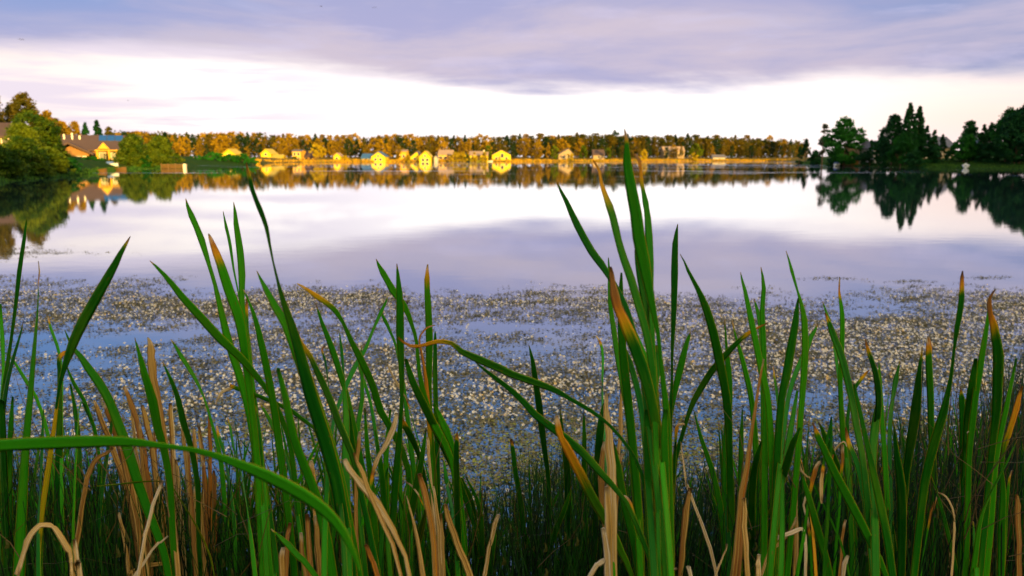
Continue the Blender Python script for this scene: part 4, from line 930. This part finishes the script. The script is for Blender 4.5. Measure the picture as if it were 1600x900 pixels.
L('969,775,4 977,777,7 984,788,10 993,814,8 1008,851,10 1020,894,10', .05, .58, .05, 1.05, 1030)
L('1011,640,9 1013,690,16 1014,750,16 1016,830,16 1020,900,16', 0, 0, 0, 1.0, 1030)
L('1040,640,9 1038,686,14 1040,750,15 1038,808,17 1033,894,18', 0, 0, 0, .98, 1030)
L('1056,690,3 1052,740,10 1047,810,12 1045,890,12', 0, 0, 0, 1.1, 1052)
L('1070,663,4 1061,664,7 1057,672,7 1055,700,5 1053,760,6', .07, .5, 0, 1.3, 1052)
L('1084,640,1 1096,686,7 1112,732,10 1124,784,11 1131,839,10 1134,900,10', .005, .3)
L('1127,665,1 1132,717,7 1136,790,10', .005, .3)
L('798,686,4 801,700,8 806,741,9 815,796,10 824,900,9', .022, .62)
L('821,833,4 832,862,5 845,895,7', .0, .0, 0, 1.6)
L('1190,690,3 1182,717,11 1176,760,14 1174,850,14', 0, 0, 0, 1.3, 1186)
L('1246,610,4 1234,680,11 1220,760,14', 0, 0, 0, 1.4, 1212)
L('1160,640,2 1158,700,9 1157,800,12', 0, 0, 0, 1.5, 1142)
L('406,630,2 421,655,8 437,692,9 452,732,9 464,800,10', .02, .5)
L('400,644,6 403,665,9 406,686,10 412,740,10 420,820,11', .05, .55, 0, 1.5)
L('714,675,2 713,690,8 713,717,11 714,778,12 716,839,12 718,897,11', .022, .62, 0, 1.2)
L('666,668,2 660,711,9 651,759,13 638,821,15 627,882,15', .004, .3, 0, 1.15, 645)
L('753,803,2 753,825,8 753,854,10 754,897,11', .01, .5, 0, 1.35)
L('774,824,2 771,850,9 764,897,14', .01, .5, 0, 1.35)
L('423,827,1 449,851,9 468,871,10 488,893,9', .004, .5, 0, 1.05, 545)
L('586,671,2 596,732,10 600,778,11 605,850,12', .004, .3)
L('570,637,3 574,701,9 580,753,12 586,830,13', .004, .3, 0, 1.3)
L('678,631,5 696,671,14 709,704,8 715,740,7', 0, 0, 0, 1.4, 716)
L('693,714,1 698,753,8 706,796,9 712,850,9', .004, .4)
L('721,747,2 733,772,9 741,808,10 742,869,10', 0)
L('728,745,2 748,790,8 752,850,9', 0, 0, 0, 1.8, 742)
L('666,796,5 657,833,12 647,880,10', 0, 0, .20, 1.25, 645)
L('625,651,6 632,664,12 641,680,13 652,704,9 662,740,7', .035, .64, 0, 1.45, 645)
L('644,714,2 644,747,5 642,800,8', .04, .55)
L('545,640,3 552,700,11 556,760,12 562,830,13', 0, 0, 0, 1.3)
L('536,590,3 541,650,11 540,720,14 542,800,14', 0, 0, 0, 1.2)
L('610,640,3 604,700,9 603,760,11 606,850,12', 0, 0, 0, 1.5)
L('606,730,2 598,780,9 596,850,11', 0)
L('640,745,3 634,800,10 632,880,12', 0, 0, 0, 1.4)
L('150,677,3 138,650,7 127,628,3', 0)
L('356,652,2 364,695,7 374,726,8 385,790,9', .04, .55)
L('338,665,3 344,690,6 351,711,6 362,780,8', .05, .5)
L('372,603,4 386,615,10 397,638,11 404,660,8 408,700,6', .09, .55, 0, 1.35, 404)
L('151,760,2 183,757,5 220,753,6 260,753,3 275,770,4', 0, 0, .22, 1.2, 264)
L('3,625,10 5,690,14 7,760,16 10,860,16', 0, 0, 0, 1.3, 4)
L('20,620,4 16,690,12 14,790,14 18,890,14', 0, 0, 0, 1.5)
L('68,640,3 65,720,9 60,820,11', 0)
L('110,600,3 120,660,8 124,740,10 118,830,11', 0, 0, 0, 1.8)
L('180,620,2 172,680,8 160,760,10', 0, 0, 0, 1.9, 150)
L('1240,690,2 1252,720,4 1262,770,5', 0, 0, .5, 1.5)
L('1512,675,6 1515,695,7 1513,715,8 1508,731,6', 0, 0, .9, 1.25)
leaves_of = {i: [] for i in range(len(PLANTS))}
for it in LV:
    pts, tl, td, bd, d, p = it
    wmax = max(q[2] for q in pts)
    if d is None: d = min(2.2, max(1.1, 16.5 / wmax))
    (x1, y1, _), (x2, y2, _) = pts[-2], pts[-1]
    sl = (x2 - x1) / max(8, (y2 - y1)); xe = x2 + max(-.25, min(.25, sl)) * max(0, 900 - y2)
    if p is None: k = min(range(1, len(PLANTS)), key=lambda i: abs(PLANTS[i][0] - xe) + 45 * abs(PLANTS[i][1] - d))
    else: k = min(range(len(PLANTS)), key=lambda i: abs(PLANTS[i][0] - p))
    leaves_of[k].append((pts, tl, td, bd, d))
LEAF = MT['leaf']
def put(name, geo, mat, origin, parent=None, extra=None):
    V, F_, A = geo; V = [v - origin for v in V]
    o = mesh(name, V, F_, mat, parent, smooth=True, attrs=A); return o
for k, (rx, d, lab) in enumerate(PLANTS):
    root = at(rx, 900, d); root.z = min(.05, ground_z(root.x, d)) - .03
    e = empty('cattail_plant', root, lab, 'cattail', 'cattails on the near bank')
    for (pts, tl, td, bd, dl) in leaves_of[k]:
        r0 = root + Vector((lrng.uniform(-.015, .015), lrng.uniform(-.02, .02), 0))
        path = catmull(px_path(pts, r0, d, dl), 34)
        put('leaf', leaf_geo(path, lrng.uniform(-.55, .55), tl, td, bd, lrng.random() ** 1.1), LEAF, root, e)
    m = MB(); m.tube([(0, 0, -.05), (0, 0, .12), (.004, 0, .34)], [.016, .014, .008], 8)
    put('sheath', (([Vector(v) + root for v in m.v]), m.f, {'dry': [.25] * len(m.v), 'edge': [0] * len(m.v), 'along': [v[2] for v in m.v], 'tone': [.3] * len(m.v)}), LEAF, root, e)

# ---- dead stalks and leaves, each on its own
STK = []
def S(pts, label, bd=.78, d=1.4, name='dead_reed_stalk', cat='dead reed', group='dead reeds among the cattails', rootx=None, thick=.35, td=0, tl=0): STK.append((parse(pts), label, bd, d, name, cat, group, rootx, thick, td, tl))
S('948,616,6 947,640,10 950,665,13 953,700,16 956,762,18 956,839,17 958,900,17', 'tall broad beige dead stalk left of the tallest clump', .90, 1.15)
S('944,690,3 941,715,9 939,747,12 944,800,12 950,870,12', 'dark brown dead stalk close behind the tall broad beige one', .72, 1.3)
S('948,760,9 950,790,13 951,824,14 953,900,14', 'short split beige stalk in front of the foot of the broad beige one', .84, 1.1)
S('942,826,8 946,850,10 950,900,12', 'lowest pale stub at the foot of the broad beige stalk', .92, 1.05)
S('971,606,3 970,640,6 970,671,7 967,701,6 963,760,6', 'thin tan dead stem rising right behind the broad beige stalk', .84, 1.4)
S('973,708,5 969,725,5 966,760,6', 'thin brown split blade just right of the broad beige stalk', .7, 1.35)
S('1193,561,3 1187,595,4 1180,640,5 1173,685,6 1167,730,9 1160,772,11 1154,839,15 1149,900,18', 'tallest dead brown stem right of the tallest clump, thick and ragged at its foot', .74, 1.15)
S('1162,778,8 1163,800,9 1165,850,10 1168,900,11', 'blunt grey-brown stub standing against the foot of the tallest dead stem', .76, 1.1)
S('1246,638,3 1246,680,4 1244,747,6 1243,800,8 1243,900,11', 'straight slender brown stem near the hanging dry leaf', .76, 1.3)
S('1063,690,2 1068,720,3 1073,758,4 1076,764,6', 'thread-thin beige stem top bent above the tan split stalk', .92, 1.3, rootx=1070)
S('1077,762,7 1074,785,9 1071,812,13 1067,850,11 1063,897,9', 'tan split stalk leaning in the dark gap right of the tallest clump', .74, 1.3)
S('1186,867,7 1185,885,9 1184,900,9', 'short pale tube-like stub between the two tall dead stems', .88, 1.1)
S('539,717,8 546,732,11 565,756,14 589,787,13 614,827,10 628,860,8 640,900,8', 'broad pale dead leaf leaning down to the right, right of the tall left clump', .93, .95, thick=.15)
S('553,707,4 558,722,6 567,740,8 583,784,8 602,824,8 626,897,8', 'narrow orange-tan dead leaf crossing over the broad pale one', .80, .93, thick=.2)
S('562,675,5 560,700,7 557,732,8 556,796,7 558,870,7', 'dark brown upright stem behind the crossed dead leaves', .70, 1.2)
S('620,645,6 617,660,9 611,680,10 599,701,9 588,722,8 578,760,6', 'pale dead leaf slanting left above the crossed dead leaves', .92, 1.35, rootx=585, thick=.1)
S('655,740,8 660,758,10 666,778,11 675,824,12 681,897,11', 'orange-brown cut stalk in the middle of the left half', .66, 1.1)
S('677,760,4 680,780,6 685,824,8 688,897,8', 'thin beige stalk just right of the orange-brown cut one', .86, 1.2)
S('689,803,5 691,840,7 693,897,8', 'short tan stalk between the thin beige and the grey ragged one', .78, 1.2)
S('696,788,8 700,808,11 709,833,12 720,865,13 733,897,14', 'grey-brown ragged stalk leaning at the edge of the gap', .76, 1.15)
S('779,804,7 773,820,8 767,845,8 760,880,8', 'short tan leaning blade in the gap of the reeds', .84, 1.35)
S('635,775,2 640,795,4 647,821,6 655,860,9 660,897,10', 'grey-brown tapering leaf standing between the cut stalks', .86, 1.1, thick=.12)
S('571,851,7 576,862,9 582,878,10 589,897,10', 'short orange-brown stub at the very foot of the frame, left half', .62, 1.0)
S('485,720,8 487,735,9 490,753,9 493,800,9', 'grey stalk seen behind the tall left clump\'s broadest leaves', .80, 1.3)
S('470,833,7 472,860,9 477,897,10', 'left of the brown stalks under the arching near leaf', .74, 1.2)
S('480,803,7 482,840,9 486,897,10', 'middle of the brown stalks under the arching near leaf', .72, 1.2)
S('493,806,8 496,850,10 500,897,11', 'right, darker one of the brown stalks under the arching near leaf', .76, 1.25)
S('453,818,6 450,835,9 449,850,9', 'tan stub left of the brown stalks under the arching near leaf', .66, 1.2, rootx=448)
S('443,856,8 440,870,12 441,890,11', 'broken brown leaf base low under the arching near leaf', .76, 1.1, thick=.15)
S('668,683,4 669,700,6 672,733,5', 'tiny pale dead blade between the two yellow-green uprights', .88, 1.4, rootx=676)
S('633,752,2 640,756,4 650,766,4 662,790,3', 'thin white dry leaf scrap in the middle of the left half', .96, 1.3, rootx=668, thick=.08)
S('605,568,3 612,585,4 622,603,6 632,618,3 640,640,2', 'small curled pale dry tip left of the straight upright blade', .92, 1.35, rootx=648, thick=.1)
S('680,508,2 668,512,3 660,520,3 655,533,3 663,575,5 668,620,9 672,700,8', 'orange dead leaf standing against the yellow-green blade', .62, 1.42, rootx=676, thick=.12)
S('231,527,2 234,535,9 236,548,14 238,570,15 244,613,14 249,640,13 258,700,12 265,745,11 270,800,10', 'tallest and widest tan stalk of the brown reed stubble', .80, 1.3)
# brown reed stubble on the left: the thick cluster
stub = [((147, 625), (168, 680), 9, 205), ((163, 630), (182, 690), 8, 215), ((194, 603), (214, 660), 8, 235), ((222, 633), (236, 690), 8, 250), ((266, 630), (270, 700), 9, 274),
        ((284, 662), (290, 720), 7, 300), ((303, 668), (307, 740), 7, 318), ((312, 667), (318, 730), 6, 322), ((327, 643), (328, 700), 6, 328), ((218, 660), (222, 720), 6, 232), ((240, 676), (244, 740), 7, 262),
        ((255, 690), (262, 750), 7, 270), ((188, 690), (200, 740), 15, 222), ((199, 735), (208, 790), 13, 224), ((293, 700), (296, 760), 8, 305), ((318, 720), (322, 780), 8, 326), ((275, 718), (280, 780), 8, 288),
        ((334, 735), (335, 790), 7, 336), ((205, 640), (212, 700), 6, 228), ((171, 690), (190, 740), 8, 216), ((247, 742), (252, 800), 8, 262), ((305, 760), (308, 820), 9, 312), ((226, 760), (228, 820), 9, 232), ((186, 800), (196, 850), 8, 208)]
SL = ['leftmost leaning brown blade', 'second leaning brown blade', 'tall thin orange-tan blade', 'knotty tan blade with a split top', 'bright orange-tan stalk right of the widest one', 'cut stalk with a white rim', 'paired cut stalk, left one', 'paired cut stalk, right one', 'thin stalk at the right end', 'pale thin blade left of the widest stalk',
      'brown blade behind the widest stalk', 'second brown blade behind the widest stalk', 'broad dull brown leaf slanting at the left', 'broad brown leaf low at the left', 'cut brown stalk low right of the middle', 'thick brown stalk low at the right', 'reddish brown blade in the middle', 'short brown blade at the far right', 'narrow orange blade in the left part', 'leaning split blade in the left part', 'short blade crossing the middle low down', 'squat brown stub at the right foot', 'squat brown stub at the middle foot', 'dark stub at the left foot']
for ((a, b_, w_, rx), lb) in zip(stub, SL):
    S(f'{a[0]},{a[1]},{w_*.55} {(a[0]*3+b_[0])/4},{(a[1]*3+b_[1])/4},{w_} {b_[0]},{b_[1]},{w_+1} {(b_[0]*.5+rx*.5)},{b_[1]+50},{w_+2} {rx},{min(895,b_[1]+120)},{w_+3}', lb + ' of the brown reed stubble', lrng.uniform(.66, .84), lrng.uniform(1.45, 1.9), 'reed_stubble_stalk', 'dead reed', 'brown reed stubble at the left', rx, .2)
S('254,751,5 249,765,6 240,790,7 231,820,7 225,850,7 216,897,7', 'whitish broken stick leaning through the foot of the brown stubble', .98, 1.15, rootx=212)
S('262,838,3 250,848,4 238,860,5', 'short whitish stick crossing the whitish broken one', .97, 1.2, rootx=230)
S('176,700,4 165,708,6 153,716,8 140,735,9 132,770,9', 'bent orange-tan leaf stub in the dark leaves left of the stubble', .74, 1.4, rootx=130)
S('26,899,11 38,862,11 50,834,12 60,822,11 66,820,9 78,821,10 83,824,6 86,826,9 98,842,10 107,858,11 110,864,7 112,880,9 113,897,8', 'beige dead leaf arching over at the lower left corner', .88, 1.05, thick=.12, rootx=116)
S('116,843,7 118,862,10 122,880,11 124,893,10', 'blunt beige leaf stub right of the arching dead leaf', .93, 1.02, thick=.14, rootx=124)
S('336,632,2 344,616,5 353,609,7 362,606,8 371,607,8', 'whitish curled dry leaf beside the orange drooping tip', .96, 1.34, thick=.1, rootx=350)
S('1282,722,9 1277,726,10 1272,745,9 1266,775,7', 'orange bent leaf next to the hanging dry one', .56, 1.2, rootx=1262, thick=.12)
S('1284,787,3 1283,775,7 1284,750,9 1287,724,5', 'pale hanging dry leaf right of the bent orange one', .90, 1.18, rootx=1290, thick=.12)
S('1248,722,7 1252,735,4 1262,745,3 1271,758,3', 'white curled leaf scrap hooked on the slender brown stem', .97, 1.27, rootx=1250, thick=.08)
S('1206,845,6 1220,838,9 1237,831,10 1249,826,8 1255,829,7 1258,850,7 1259,890,7', 'whitish broad broken leaf lying across the foot of the slender brown stem', .99, 1.2, rootx=1250, thick=.15)
S('1244,808,4 1235,830,7 1216,850,7 1201,864,6 1192,890,6', 'tan broken leaf lying under the whitish broad one', .82, 1.22, rootx=1186, thick=.12)
S('1264,770,5 1256,790,4 1262,810,4 1265,840,5', 'thin white looped leaf scrap right of the slender brown stem', .97, 1.25, rootx=1262, thick=.08)
S('945,875,9 935,882,10 923,897,9', 'whitish broken piece at the frame foot left of the broad beige stalk', .98, 1.05, rootx=908, thick=.3)
S('1058,888,8 1051,891,9 1043,900,8', 'small whitish piece at the frame foot right of the tallest clump', .98, 1.0, rootx=1034, thick=.3)
S('1074,885,6 1077,892,7 1079,899,7', 'small pale grey stub right of the tan split stalk\'s foot', .95, 1.0, thick=.3)
S('1135,850,4 1134,860,3 1126,880,3 1118,899,4', 'thin pale hooked stem left of the tallest dead stem\'s foot', .90, 1.15, rootx=1116, thick=.4)
S('1325,868,5 1320,880,9 1317,897,8', 'short pale chip of leaf below the slanting bright leaf', .94, 1.2, thick=.2)
S('1321,812,5 1318,825,6 1316,846,5', 'small orange dead tip left of the slanting bright leaf', .68, 1.3, thick=.2)
S('1588,772,5 1589,785,8 1590,800,9 1592,850,9', 'dark brown curled leaf top at the right edge', .72, 1.3, thick=.15)
S('1466,770,3 1462,785,8 1456,800,8 1450,830,6', 'orange broad dead tip right of the long twisted leaf', .62, 1.35, thick=.1)
S('1466,769,3 1478,776,3 1490,795,4 1492,818,5 1490,850,5', 'white hair-thin bent leaf near the right side', .93, 1.3, rootx=1492, thick=.15)
S('1324,697,5 1318,690,4 1306,702,4 1298,725,4', 'orange-white bent leaf tip above the crossing low leaves', .86, 1.3, rootx=1296, thick=.1)
S('1316,695,5 1316,715,6 1314,742,5', 'narrow orange-brown hanging blade left of the dark crossing leaf', .66, 1.35, thick=.1)
for (pts, label, bd, d, name, cat, group, rootx, thick, td, tl) in STK:
    rx = rootx if rootx is not None else pts[-1][0]
    root = at(rx, 900, d); root.z = min(.05, ground_z(root.x, d)) - .02
    path = catmull(px_path(pts, root, d, d, None), 26)
    tn_ = lrng.random(); geo = leaf_geo(path, lrng.uniform(-.3, .3), tl, td, bd, tn_, thick, rim=.6)
    if thick <= .15 and pts[-1][1] < 850:      # a dead tip on a leaf that is still green lower down
        A_ = geo[2]['dry']; k0 = int(len(A_) * .62); L0 = sum(math.dist(a[:2], b_[:2]) for a, b_ in zip(pts, pts[1:])) * d / FPX
        for q in range(len(A_)): A_[q] = bd * (1 - ss(geo[2]['along'][q], L0 * .75, L0 * 1.25))
    o = put(name, geo, LEAF, root); o.location = root; tag(o, label, cat, group)

# ---- smaller cattails filling the stand
TOP = [(0, 660, 780), (140, 660, 790), (160, 740, 820), (330, 740, 820), (345, 640, 780), (480, 640, 780), (560, 660, 800), (720, 700, 820), (735, 800, 890), (850, 800, 880), (870, 700, 800), (960, 700, 800), (1050, 720, 820), (1075, 810, 880), (1120, 780, 860), (1135, 650, 770), (1230, 660, 780), (1300, 700, 800), (1345, 620, 760), (1600, 600, 740), (1700, 600, 740)]
def top_at(x):
    for (a0, l0, h0), (a1, l1, h1) in zip(TOP, TOP[1:]):
        if x <= a1: u = (x - a0) / (a1 - a0); return l0 + (l1 - l0) * u, h0 + (h1 - h0) * u
    return TOP[-1][1:]
frng = random.Random(2024); FIL = []
for i in range(128):
    x = -30 + 1660 * (i + frng.random()) / 128
    if (738 < x < 850 or 1072 < x < 1122) and frng.random() < .75: continue
    FIL.append((x, frng.uniform(1.75, 2.7)))
def filler_side(x):
    if x < 150: return 'at the left edge'
    if x < 345: return 'behind the brown reed stubble'
    if x < 480: return 'left of the tall left clump'
    if x < 735: return 'before the gap'
    if x < 860: return 'in the rushes of the gap'
    if x < 960: return 'left of the broad beige stalk'
    if x < 1075: return 'behind the tallest clump'
    if x < 1240: return 'around the tallest dead brown stem'
    if x < 1350: return 'behind the slender brown stem'
    if x < 1480: return 'right of the slanting leaf'
    return 'at the right edge'
for x, d in FIL:
    root = at(x, 900, d); root.z = min(.05, ground_z(root.x, d)) - .03
    nl = frng.randint(5, 9)
    hi, lo = top_at(x); zs = []
    gv_ = []
    for j in range(nl):
        ty = frng.uniform(hi, lo + 40); tz = at(x, ty, d).z
        tx = frng.uniform(-.16, .16); yy = frng.uniform(-.12, .12); bend = frng.uniform(-.07, .07)
        tip = Vector((root.x + tx, d + yy, tz)); r0 = root + Vector((frng.uniform(-.02, .02), frng.uniform(-.02, .02), 0))
        wd = frng.uniform(.006, .012)
        path = []
        for q in range(9):
            u = q / 8; p = tip.lerp(r0, u); p.x += bend * math.sin(math.pi * u) - tx * .35 * math.sin(math.pi * u); 
            path.append((p, wd * min(1, .03 + (u * 5.5) ** .8)))
        gv_.append((catmull(path, 14), j, ty))
    tips = sum(1 for _ in gv_)
    dry_n = 0
    e = empty('cattail_plant', root, '', 'cattail', 'smaller cattails ' + filler_side(x))
    for path, j, ty in gv_:
        dr = frng.random() < .35; dry_n += dr; bd = .12 if frng.random() < .12 else 0
        put('leaf', leaf_geo(path, frng.uniform(-.7, .7), .03 if dr else .004, .6 if dr else .2, bd, frng.random() ** 2.2), LEAF, root, e)
    sz = 'tiny' if hi > 780 else 'short' if d > 2.35 else 'slim' if nl < 7 else 'leafy'
    e['label'] = f"{sz} young cattail of {['three', 'four', 'five', 'six', 'seven', 'eight', 'nine'][nl - 3]} leaves, {['none', 'one', 'two', 'three', 'four', 'five', 'six', 'seven', 'eight', 'nine'][dry_n]} dry-tipped, {filler_side(x)}"

# ---- rushes: fine dark stems nobody could count
RT = [(0, 700), (140, 700), (330, 745), (480, 770), (640, 770), (735, 775), (800, 742), (860, 700), (960, 690), (1060, 740), (1130, 715), (1250, 700), (1350, 690), (1480, 650), (1540, 600), (1600, 545), (1800, 520)]
def rt(x):
    if x <= 0: return 700
    for (a0, b0), (a1, b1) in zip(RT, RT[1:]):
        if x <= a1: return b0 + (b1 - b0) * (x - a0) / (a1 - a0)
    return RT[-1][1]
rr = random.Random(31); V, F_, T = [], [], []
def thin(pts, rad, tn, seed_=None):
    n0 = len(V)
    for i, p in enumerate(pts):
        r_ = rad * (1 - .75 * i / (len(pts) - 1))
        for j in range(3):
            th = 2.1 * j; V.append((p[0] + r_ * math.cos(th), p[1] + r_ * math.sin(th), p[2])); T.append(tn)
    for i in range(len(pts) - 1):
        for j in range(3):
            a_, b_ = n0 + i * 3 + j, n0 + i * 3 + (j + 1) % 3; F_.append((a_, b_, b_ + 3, a_ + 3))
for i in range(9500):
    d = rr.uniform(1.35, 3.7); x = rr.uniform(-140, 1740)
    yt = rt(x) + abs(rr.gauss(0, 55)) - 8; 
    if d < 2.0: yt = max(yt, rt(x) + 40)
    zt = at(x, yt, d).z; wx = at(x, 800, d).x; zb = min(.03, ground_z(wx, d)) - .02
    if zt < zb + .12: continue
    h = zt - zb; lx, ly = rr.gauss(0, .09) * h, rr.gauss(0, .07) * h; cv = rr.gauss(0, .05) * h
    pts = [(wx + lx * u + cv * math.sin(3.14 * u), d + ly * u, zb + h * u) for u in (0, .25, .5, .75, 1)]
    thin(pts, *((rr.uniform(.0014, .0034), rr.random() ** 1.6 * .62) if rr.random() < .8 else (rr.uniform(.0014, .0024), rr.uniform(.62, .73) if x < 1480 else rr.uniform(.7, 1.0))))
    if rr.random() < .16:   # seed knot below the tip
        p = Vector(pts[3]).lerp(Vector(pts[4]), .4); thin([(p.x, p.y, p.z - .008), (p.x + .003, p.y, p.z), (p.x + .001, p.y, p.z + .010)], .0055, .85)
for i in range(330):       # crooked brown twiglets
    d = rr.uniform(1.2, 2.6); x = rr.choice([rr.uniform(0, 420), rr.uniform(1120, 1640), rr.uniform(1480, 1640), rr.uniform(0, 1600)])
    y_ = rr.uniform(max(690, rt(x)), 920); p = at(x, y_, d); a_ = rr.uniform(.3, 2.8); ln = rr.uniform(.08, .26)
    q = [tuple(p)]
    for k in range(4): a_ += rr.gauss(0, .25); p = p + Vector((math.cos(a_) * ln / 4, rr.gauss(0, .01), math.sin(a_) * ln / 4)); q.append(tuple(p))
    thin(q, .0013, .9)
o = mesh('marsh_rushes', V, F_, MT['rush'], attrs={'tone': T}); tag(o, 'fine dark rushes and brown twigs between and behind the cattails', 'rushes', kind='stuff')

# ------------------------------------------------------------------ flowers and weed on the water
def dens(x, y):
    """0..1 cover of weed and flowers at a point of the water"""
    a = mnoise.noise(Vector((x * .42, y * .75, 1.7))); b_ = mnoise.noise(Vector((x * 1.5, y * 2.3, 4.0))); c = mnoise.noise(Vector((x * .16, y * .22, 9.0)))
    ed = 9.3 + .8 * c + .9 * mnoise.noise(Vector((x * .7, 0, 0))) + .6 * mnoise.noise(Vector((x * 2.1, 3, 0))) + .10 * max(0, -x)
    v = .62 + .75 * a + .45 * b_
    v *= 1 - ss(y, ed - 1.2, ed + .5)
    return max(0, min(1, v)) * ss(y, 2.5, 3.2)
nr = np.random.RandomState(8)
def flower_proto():
    V, F_, MI = [], [], []
    for k in range(5):
        th = 2 * math.pi * k / 5; c, s_ = math.cos(th), math.sin(th); w_ = .40
        def P(r, t_, z): return (r * c - t_ * s_, r * s_ + t_ * c, z)
        n = len(V); V += [P(.12, 0, 0), P(.55, -w_, .30), P(.62, 0, .26), P(.55, w_, .30), P(1.0, -.22, .52), P(1.0, .22, .52)]
        F_ += [(n, n + 2, n + 1), (n, n + 3, n + 2), (n + 1, n + 2, n + 5, n + 4), (n + 2, n + 3, n + 5)]; MI += [0] * 4
    n = len(V); V += [(.24 * math.cos(k * 1.05), .24 * math.sin(k * 1.05), .06) for k in range(6)] + [(0, 0, .30)]
    for k in range(6): F_.append((n + k, n + (k + 1) % 6, n + 6)); MI.append(1)
    return V, F_, MI
fv, ff, fm = flower_proto(); fvn = np.array(fv)
POS = []
tries = 0
while len(POS) < 13500 and tries < 400000:
    tries += 1
    y = 2.7 + 7.6 * nr.rand() ** .8; x = nr.uniform(-1, 1) * (y * .72 + .6)
    dd = dens(x, y)
    front = ss(y, 3.6, 5.0) * .80 + .20
    if nr.rand() < (dd ** 1.9) * front * (.30 + 1.4 * max(0, .40 + mnoise.noise(Vector((x * 4.5, y * 6.5, 2.2))))): POS.append((x, y))
def inframe(x, y):
    px_ = 800 + FPX * x / (y * math.cos(PITCH) + CAM_H * math.sin(PITCH)); return 5 < px_ < 1595
POS.sort(key=lambda p: p[1])
near_ = [p for p in POS if inframe(*p) and p[1] > 3.7][:300]; ns = set(near_)
rest = [p for p in POS if p not in ns]
def rot(ax, az_): 
    ca, sa, cz, sz = math.cos(ax), math.sin(ax), math.cos(az_), math.sin(az_)
    return np.array([[cz, -sz * ca, sz * sa], [sz, cz * ca, -cz * sa], [0, sa, ca]])
n = len(rest); nv = len(fv)
AV = np.zeros((n, nv, 3)); TT = np.zeros((n, nv))
for i, (x, y) in enumerate(rest):
    s_ = .0050 + .0075 * nr.rand() ** 1.3; AV[i] = (fvn * s_) @ rot(nr.uniform(-.2, 1.25), nr.uniform(-1.2, 1.2)).T + np.array([x, y, nr.uniform(.006, .03)])
    TT[i] = nr.rand() ** 1.3
faces = [tuple(i * nv + k for k in f) for i in range(n) for f in ff]
o = mesh('water_flowers', AV.reshape(-1, 3), faces, MT['petal'], mats=[MT['pollen']], midx=fm * n, attrs={'tone': TT.ravel()})
tag(o, 'countless small white flowers scattered over the lake weed', 'flowers', kind='stuff')
fprotos = []
for k in range(4):
    me = bpy.data.meshes.new('water_flower'); me.from_pydata(fv, [], ff); me.materials.append(MT['petal']); me.materials.append(MT['pollen']); me.polygons.foreach_set('material_index', fm)
    a = me.attributes.new('tone', 'FLOAT', 'POINT'); a.data.foreach_set('value', [k * .22] * len(fv)); fprotos.append(me)
for (x, y) in near_:
    o = bpy.data.objects.new('water_flower', fprotos[nr.randint(4)]); C.objects.link(o); s_ = nr.uniform(.0075, .0130)
    o.location = (x, y, nr.uniform(.008, .022)); o.rotation_euler = (nr.uniform(-.2, 1.1), nr.uniform(-.3, .3), nr.uniform(-1.2, 1.2)); o.scale = (s_,) * 3
    tag(o, 'small white flower on the water nearest the reeds', 'flower', 'white water flowers nearest the reeds')
# weed: tufts of small leaves lying just above the water
cent = []; tries = 0
while len(cent) < 27000 and tries < 300000:
    tries += 1; y = 2.6 + 7.9 * nr.rand() ** .75; x = nr.uniform(-1, 1) * (y * .72 + .6)
    b_ = mnoise.noise(Vector((x * 1.1, y * 2.6, 14.0))); g_ = ss(y, 5.2, 3.8) if False else 1 - ss(y, 3.9, 5.2)
    v = dens(x, y) * (.80 + 1.9 * max(0, b_)) + g_ * .55 * ss(x, -1.8, -.3)
    if nr.rand() < v: cent.append((x, y, g_))
for (x0, y0, wx, wy, k) in ((-9.6, 13.6, 1.6, .5, 190), (-8.2, 13.0, 1.3, .25, 90), (-8.8, 12.4, .8, .2, 60), (4.3, 10.2, .4, .15, 20), (5.2, 10.0, .3, .1, 20), (6.4, 10.3, .4, .12, 20)):
    for _ in range(k): cent.append((x0 + nr.normal() * wx * .5, y0 + nr.normal() * wy * .5, 0))
m_ = 9; n = len(cent) * m_
cx = np.repeat(np.array(cent), m_, axis=0)
pos = np.stack([cx[:, 0] + nr.normal(size=n) * .045, cx[:, 1] + nr.normal(size=n) * .030, nr.uniform(.001, .012, n)], 1)
a = nr.normal(size=(n, 3)) * np.array([1, 1, .25]); a /= np.linalg.norm(a, axis=1)[:, None]
b_ = np.cross(a, np.array([0, 0, 1.]) + nr.normal(size=(n, 3)) * .5); b_ /= np.linalg.norm(b_, axis=1)[:, None]
s_ = (nr.uniform(.005, .019, n))[:, None]
V = np.stack([pos - a * s_, pos + b_ * s_ * .35, pos + a * s_, pos - b_ * s_ * .35], 1).reshape(-1, 3); V[:, 2] = np.maximum(V[:, 2], .001)
tn = np.clip(nr.rand(n) * .8 + cx[:, 2] * .30, 0, 1)
o = mesh('lake_weed', V, [(4 * i, 4 * i + 1, 4 * i + 2, 4 * i + 3) for i in range(n)], MT['weed'], attrs={'tone': np.repeat(tn, 4)})
tag(o, 'brown and yellow-green weed floating in patches on the lake', 'water weed', kind='stuff')
